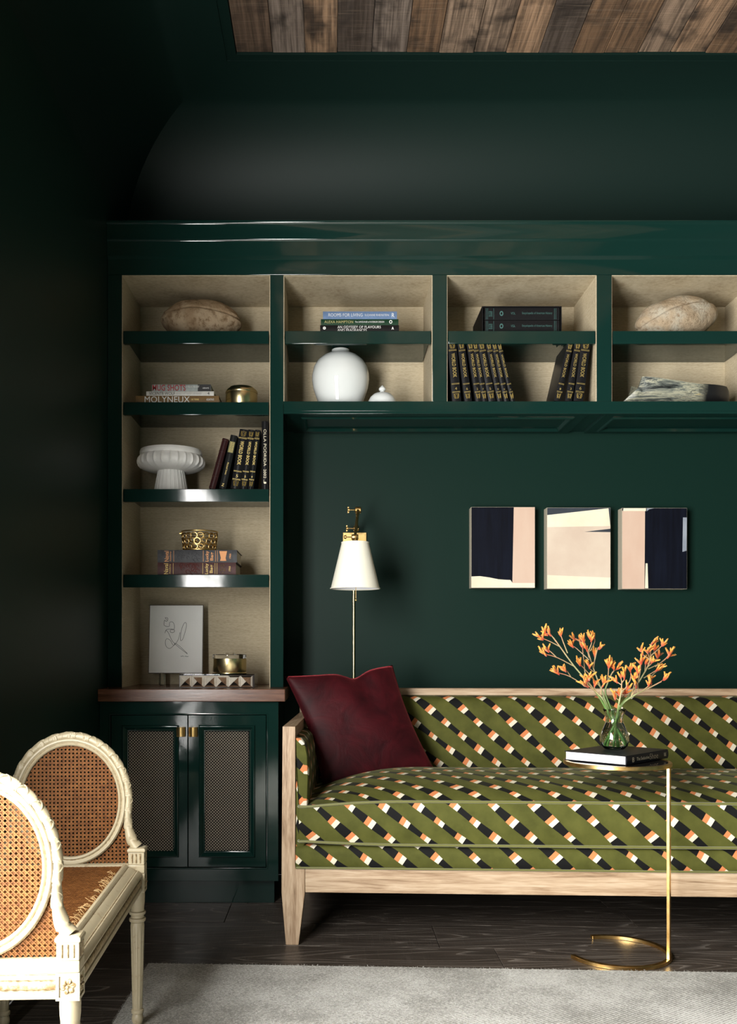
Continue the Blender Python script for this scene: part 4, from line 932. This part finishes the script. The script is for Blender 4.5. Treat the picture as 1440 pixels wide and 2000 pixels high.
spray('slender orange flower stem standing upright at the centre', 3.48, 3.52, [(735,700),(755,600),(790,520),(805,500)],
      [[(750,600),(760,520),(758,450)], [(790,520),(810,490),(802,460)], [(805,500),(830,480),(845,455)], [(755,570),(762,480),(770,440)]], (-.012, -.03))
spray('tall orange flower stem leaning right, crowded with sprays at the top', 3.49, 3.53, [(870,800),(960,690),(1060,540),(1120,420),(1132,290)],
      [[(1130,290),(1140,250),(1160,235)], [(1125,400),(1060,350),(1055,330)], [(1128,390),(1110,350),(1110,325)], [(1125,370),(1160,330),(1165,310)], [(1125,400),(1190,390),(1200,370)], [(1125,370),(1210,295),(1245,255)], [(1110,480),(1230,420),(1290,365)], [(1170,460),(1250,400),(1310,340)], [(1080,510),(1085,450),(1090,425)], [(1095,470),(1130,440),(1145,420)], [(1070,560),(1150,510),(1195,480)], [(1020,600),(1040,500),(1045,420)], [(1140,540),(1180,500),(1215,470)]], (-.036, .0))
spray('orange flower stem bending low to the right with a single far spray', 3.44, 3.40, [(880,790),(990,710),(1110,650),(1225,590)],
      [[(1110,650),(1190,610),(1260,560)], [(1060,670),(1110,630),(1120,600)], [(960,720),(1000,650),(1005,620)], [(960,720),(985,620),(995,560)], [(1080,665),(1140,620),(1130,580)], [(1020,700),(1020,560),(1015,500)]], (-.03, -.016))
spray('short orange flower stem at the right centre close above the vase', 3.42, 3.38, [(850,790),(870,690),(878,590)],
      [[(878,600),(870,560),(872,545)], [(875,620),(845,600),(830,580)], [(865,730),(850,700),(845,690)], [(870,730),(900,700),(910,690)], [(875,680),(920,640),(930,640)], [(860,760),(820,730),(820,720)], [(878,600),(900,570),(900,540)], [(870,700),(950,580),(955,480)]], (-.01, .034))

# ------------------------------------------------------------------ cane bench (local frame: x across, y along its length)
bn = thing('cane_bench', 'antique cream carved bench with oval cane ends and a worn cane seat', 'bench', (-.731, 2.3005, 0), (0, 0, .044))
def bp(name, m, mat, parent=None, **kw): return part(name, m, mat, parent or bn, local=True, **kw)
EA, EB, EZ, EY = .136, .159, .657, .417                   # half axes and centre of the cane ovals, ends of the bench
def carve(k): return lambda s, a: 1+.13*max(abs(math.sin(k*s+a)), abs(math.sin(k*s-a)))**3-.06
def rim_half():
    pts = []
    for d in range(90, -13, -4):
        a = math.radians(d); pts.append(((EA+.0285)*math.cos(a), EZ+(EB+.0285)*math.sin(a)))
    pts += [(.1640,.585),(.1690,.560),(.1765,.540),(.1880,.523)]
    return pts
RH = rim_half()
def leaves(s, a):                                         # overlapping leaves with pointed edges
    ph = (s/.043+.45*abs(((a/(PI/3)) % 2)-1)) % 1; return .84+.27*ph**.8
def strands(inside, x0, x1, z0, z1, to3, p=.0109, w=.0012):
    """cane weave: pairs of uprights and rungs, one diagonal each way, clipped to a region"""
    m = MB(); st = .004
    def run(a0, b0, da, db, n, off, wd=1.0):
        cur = []
        def flush():
            if len(cur) > 1:
                A, B = cur[0], cur[-1]; dx, dz = B[0]-A[0], B[1]-A[1]; l = math.hypot(dx, dz)
                if l > .003:
                    nx, nz = -dz/l*w*wd, dx/l*w*wd; c = [(A[0]+nx, A[1]+nz), (B[0]+nx, B[1]+nz), (B[0]-nx, B[1]-nz), (A[0]-nx, A[1]-nz)]
                    m.loops([[to3(q[0], q[1], off-.0004) for q in c], [to3(q[0], q[1], off+.0004) for q in c]], cap0=True, cap1=True)
        for i in range(n+1):
            a, b = a0+da*i, b0+db*i
            if inside(a, b): cur.append((a, b))
            else: flush(); cur = []
        flush()
    W, H = x1-x0, z1-z0
    for i in range(int(W/p)+2):
        for d in (-.0016, .0016): run(x0+i*p+d, z0, 0, st, int(H/st)+1, 0)
    for i in range(int(H/p)+2):
        for d in (-.0016, .0016): run(x0, z0+i*p+d, st, 0, int(W/st)+1, .0010)
    s2 = st*.7071; n = int((W+H)/s2)+2
    for i in range(-int(H/p)-2, int(W/p)+2): run(x0+(i+.5)*p, z0, s2, s2, n, .0020)
    for i in range(0, int((W+H)/p)+3): run(x0+(i+.5)*p, z0, -s2, s2, n, .0026)
    return m
def xr(z):                                                # inner edge of the side rim at height z
    if z < .523: return .1675
    for (a0, b0), (a1, b1) in zip(RH, RH[1:]):
        if b1 <= z <= b0: u = (z-b1)/(b0-b1); return a1+(a0-a1)*u-.009
    return 0
def petal_rosette(cx, cy, cz, face, r):
    m = MB()
    def to(u, v, w): return (cx+u, cy-w, cz+v) if face == 'y-' else ((cx+u, cy+w, cz+v) if face == 'y+' else ((cx+w, cy+u, cz+v) if face == 'x+' else (cx-w, cy+u, cz+v)))
    for k in range(6):
        a = k*PI/3+.26; L = []
        for i in range(6):
            u = i/5; rr = r*(.22+.78*u); wd = r*.36*math.sin(PI*(.12+.80*u)); hgt = .0055*math.sin(PI*(.1+.85*u))
            l = []
            for j in range(7):
                b = PI*j/6; s_ = -math.cos(b)*wd; l.append(to(rr*math.cos(a)-s_*math.sin(a), rr*math.sin(a)+s_*math.cos(a), hgt*math.sin(b)*(1-.35*math.exp(-(s_/(wd*.25+1e-6))**2))-.0005))
            L.append(l)
        m.loops(L, closed=False)
    L = []
    for i in range(5):
        b = i/4*PI/2; L.append([to(r*.24*math.cos(b)*math.cos(q*PI/5), r*.24*math.cos(b)*math.sin(q*PI/5), .004+.004*math.sin(b)) for q in range(10)])
    m.loops(L); return m
def prof_rail(): return [(.152,.4765),(.160,.4785),(.1655,.476),(.1685,.4715),(.176,.4705),(.1865,.463),(.192,.4605),(.1965,.4605),(.2045,.4545),(.2070,.448),(.2055,.4425),(.2025,.4405),(.2010,.438),(.2010,.4145),(.2045,.4125),(.2065,.407),(.2050,.4005),(.2020,.3985),(.158,.3975)]
for sx in (-1, 1):                                        # long rails
    m = MB(); m.loops([[(sx*a, y, b) for a, b in prof_rail()] for y in (-.3943, .3943)], cap0=True, cap1=True)
    rl = bp('long_rail', m, MAT_CREAM, smooth=35)
    for a_, b_ in ((.1683,.4718), (.1915,.4608), (.2030,.4412)):
        bp('glaze_line', MB().tube([(sx*a_, -.393, b_), (sx*a_, .393, b_)], .0011, 5), MAT_GLAZE, rl)
    bp('carved_band', MB().tube([(sx*.2010, -.392+.784*i/160, .4262) for i in range(161)], .0098, 10, mod=carve(150), flat=(.5, 1)), MAT_GLAZE, rl, smooth=70)
for sy in (-1, 1):
    yc = sy*EY
    m = MB(); pr = [(.394,.4765),(.400,.4785),(.438-.0003,.4765),(.438,.452),(.4355,.4495),(.4345,.447),(.4365,.444),(.4365,.4385),(.4335,.437),(.4325,.4155),(.4365,.413),(.4365,.4005),(.434,.3985),(.394,.3975)]
    m.loops([[(x, sy*a, b) for a, b in pr] for x in (-.1673, .1673)], cap0=True, cap1=True)
    er = bp('end_rail', m, MAT_CREAM, smooth=35)
    for b_ in (.4477, .4375, .4142): bp('glaze_line', MB().tube([(-.166, sy*.4345, b_), (.166, sy*.4345, b_)], .0012, 5), MAT_GLAZE, er)
    bp('carved_band', MB().tube([(-.165+.33*i/90, sy*.4330, .4262) for i in range(91)], .0098, 10, mod=carve(150), flat=(.5, 1)), MAT_GLAZE, er, smooth=70)
    # oval ring with stepped mouldings on both faces
    sec = [(0,-.006),(.002,-.0095),(.005,-.011),(.0075,-.0095),(.009,-.0075),(.0115,-.0085),(.015,-.0125),(.019,-.0125),(.0215,-.010),(.0215,.010),(.019,.0125),(.015,.0125),(.0115,.0085),(.009,.0075),(.0075,.0095),(.005,.011),(.002,.0095),(0,.006)]
    L = []
    for i in range(96):
        a = 2*PI*i/96; L.append([((EA+d)*math.cos(a), yc+y, EZ+(EB+d)*math.sin(a)) for d, y in sec])
    m = MB(); m.loops(L, wrap=True); ring = bp('oval_frame', m, MAT_CREAM, smooth=35)
    for d_ in (.0092, .0225):                             # tan glaze left in the grooves
        for f_ in (-1, 1):
            bp('glaze_line', MB().tube([((EA+d_)*math.cos(2*PI*i/72), yc+f_*.0078, EZ+(EB+d_)*math.sin(2*PI*i/72)) for i in range(72)], .0011, 5, wrap=True), MAT_GLAZE, ring)
    m = MB(); inside = lambda x, z: (x/(EA+.001))**2+((z-EZ)/(EB+.001))**2 < 1
    bp('cane_panel', strands(inside, -.14, .14, EZ-.163, EZ+.163, lambda a, b, o: (a, yc-o+.0012, b)), MAT_CANE, ring, kind='stuff')
    # carved outer rim sweeping down to the posts
    path = [(-a, yc, b) for a, b in RH[::-1]]+[(a, yc, b) for a, b in RH[1:]]
    fine = smooth_path(path, 9); k = len(fine)
    rad = [.0112+.0065*max(0, (.60-p.z)/.08)**1.2 if p.z < .60 else .0112 for p in fine]
    rm = bp('carved_rim', MB().tube(fine, rad, 24, mod=leaves), MAT_CREAM, smooth=70)
    m = MB()
    for i in range(12, k-12, 30):                            # crossed ribbons tied round the rim
        p = fine[i]; tn = (fine[i+1]-fine[i-1]).normalized(); rr = rad[i]*1.0
        a_ = tn.cross(Vector((0,1,0))).normalized(); b_ = Vector((0,1,0))
        for sg in (1, -1):
            m.tube([p+tn*(sg*.012*math.sin(q*PI/8))+a_*rr*math.cos(q*PI/8)+b_*rr*math.sin(q*PI/8) for q in range(16)], .0013, 4, wrap=True)
    bp('ribbon_carving', m, MAT_CREAM, rm, smooth=70, kind='stuff')
    def inspan(x, z): return (x/(EA+.020))**2+((z-EZ)/(EB+.020))**2 > 1 and .474 < z < .60 and abs(x) < xr(z) and abs(x) > .03
    bp('cane_spandrel', strands(inspan, -.17, .17, .474, .60, lambda a, b, o: (a, yc-o+.0012, b)), MAT_CANE, kind='stuff')
    for sx in (-1, 1):
        xc = sx*.19
        m = MB(); h = .0225
        m.box(xc-h, xc+h, yc-h, yc+h, .4765, .512)
        die = bp('post', m, MAT_CREAM, bev=.0015)
        bp('post_cap', MB().loops([[(xc+q*i, yc+r*i, z) for q, r in ((-1,-1),(1,-1),(1,1),(-1,1))] for i, z in ((.0226,.511),(.0255,.514),(.0255,.520),(.022,.5235),(.016,.525))], cap0=True, cap1=True), MAT_CREAM, die, bev=.001, seg=1)
        m = MB()
        for k_ in (-.0115, 0, .0115):
            for f_ in (-1, 1):
                m.lathe([(.0032,.0), (.0032,.001)], 10, (0,0,0)) if False else None
                m.tube([(xc+k_, yc+f_*(h+.0001), .482), (xc+k_, yc+f_*(h+.0001), .508)], .0024, 8, flat=(1, 1))
                m.tube([(xc+f_*(h+.0001), yc+k_, .482), (xc+f_*(h+.0001), yc+k_, .508)], .0024, 8)
        bp('flute', m, MAT_GLAZE, die, smooth=60)
        m = MB(); m.box(xc-h-.001, xc+h+.001, yc-h-.001, yc+h+.001, .452, .4765); bp('post_collar', m, MAT_CREAM, die, bev=.003)
        m = MB(); g = .0235
        m.box(xc-g+.003, xc+g-.003, yc-g+.003, yc+g-.003, .397, .452)
        for z0_, z1_ in ((.397,.4035), (.4455,.452)): m.box(xc-g, xc+g, yc-g, yc+g, z0_, z1_)
        for qx in (-1, 1):
            for qy in (-1, 1): m.box(*sorted((xc+qx*g, xc+qx*(g-.0065))), *sorted((yc+qy*g, yc+qy*(g-.0065))), .4035, .4455)
        rb_ = bp('rosette_block', m, MAT_CREAM, die)
        bp('rosette', petal_rosette(xc, yc+sy*(g-.003), .4245, 'y-' if sy < 0 else 'y+', .0165), MAT_GLAZE, rb_, smooth=50)
        bp('rosette', petal_rosette(xc+sx*(g-.003), yc, .4245, 'x+' if sx > 0 else 'x-', .0165), MAT_GLAZE, rb_, smooth=50)
        zb = RT+.0006 if sx > 0 else .0006
        pf = [(.0205,.397),(.0212,.385),(.0208,.365),(.019,.348),(.0190,.341),(.0232,.339),(.0238,.335),(.0225,.331),(.0185,.329),(.0185,.322),(.0228,.320),(.0236,.316),(.0225,.311),(.0185,.308),(.0190,.303)]
        nf = len(pf)
        pf += [(.0198-.0053*i/12, .298-.236*i/12) for i in range(13)]+[(.0138,.059),(.0175,.056),(.0182,.052),(.0172,.047),(.0135,.045),(.0150,.040),(.0168,.032),(.0160,.024),(.0125,.014),(.0105,.006),(.0095,0)]
        pf = [(a, max(zb, b) if b < .001 else b) for a, b in pf]
        fl_ = lambda a, i: 1-(.11*max(0, math.cos(10*a))**.7 if nf < i < nf+12 else 0)
        bp('leg', MB().lathe(pf[::-1], 80, (xc, yc, 0), mod=lambda a, i, n=len(pf): fl_(a, n-1-i)), MAT_CREAM, smooth=35)
ins = lambda x, y: abs(x) < .158 and abs(y) < .396
seat = bp('cane_seat', strands(ins, -.16, .16, -.40, .40, lambda a, b, o: (a, b, .4705-.008*math.cos(PI*a/.33)*math.cos(PI*b/.82)+o), w=.0011), MAT_CANE, kind='stuff')
m = MB(); r3 = random.Random(8)                           # frayed ends along the right rail
for k in range(100):
    y = r3.uniform(-.36, .30); x = .150+r3.uniform(-.006,.006); l = r3.uniform(.008,.028); a = r3.uniform(-.9,.9)
    d = Vector((-math.cos(a), math.sin(a), 0)); p0 = Vector((x, y, .472)); 
    m.tube([p0, p0+d*l*.5+Vector((0,0,r3.uniform(.002,.010))), p0+d*l+Vector((0,0,r3.uniform(.001,.014)))], .0008, 3)
bp('frayed_strands', m, MAT_STRAW, seat, kind='stuff')
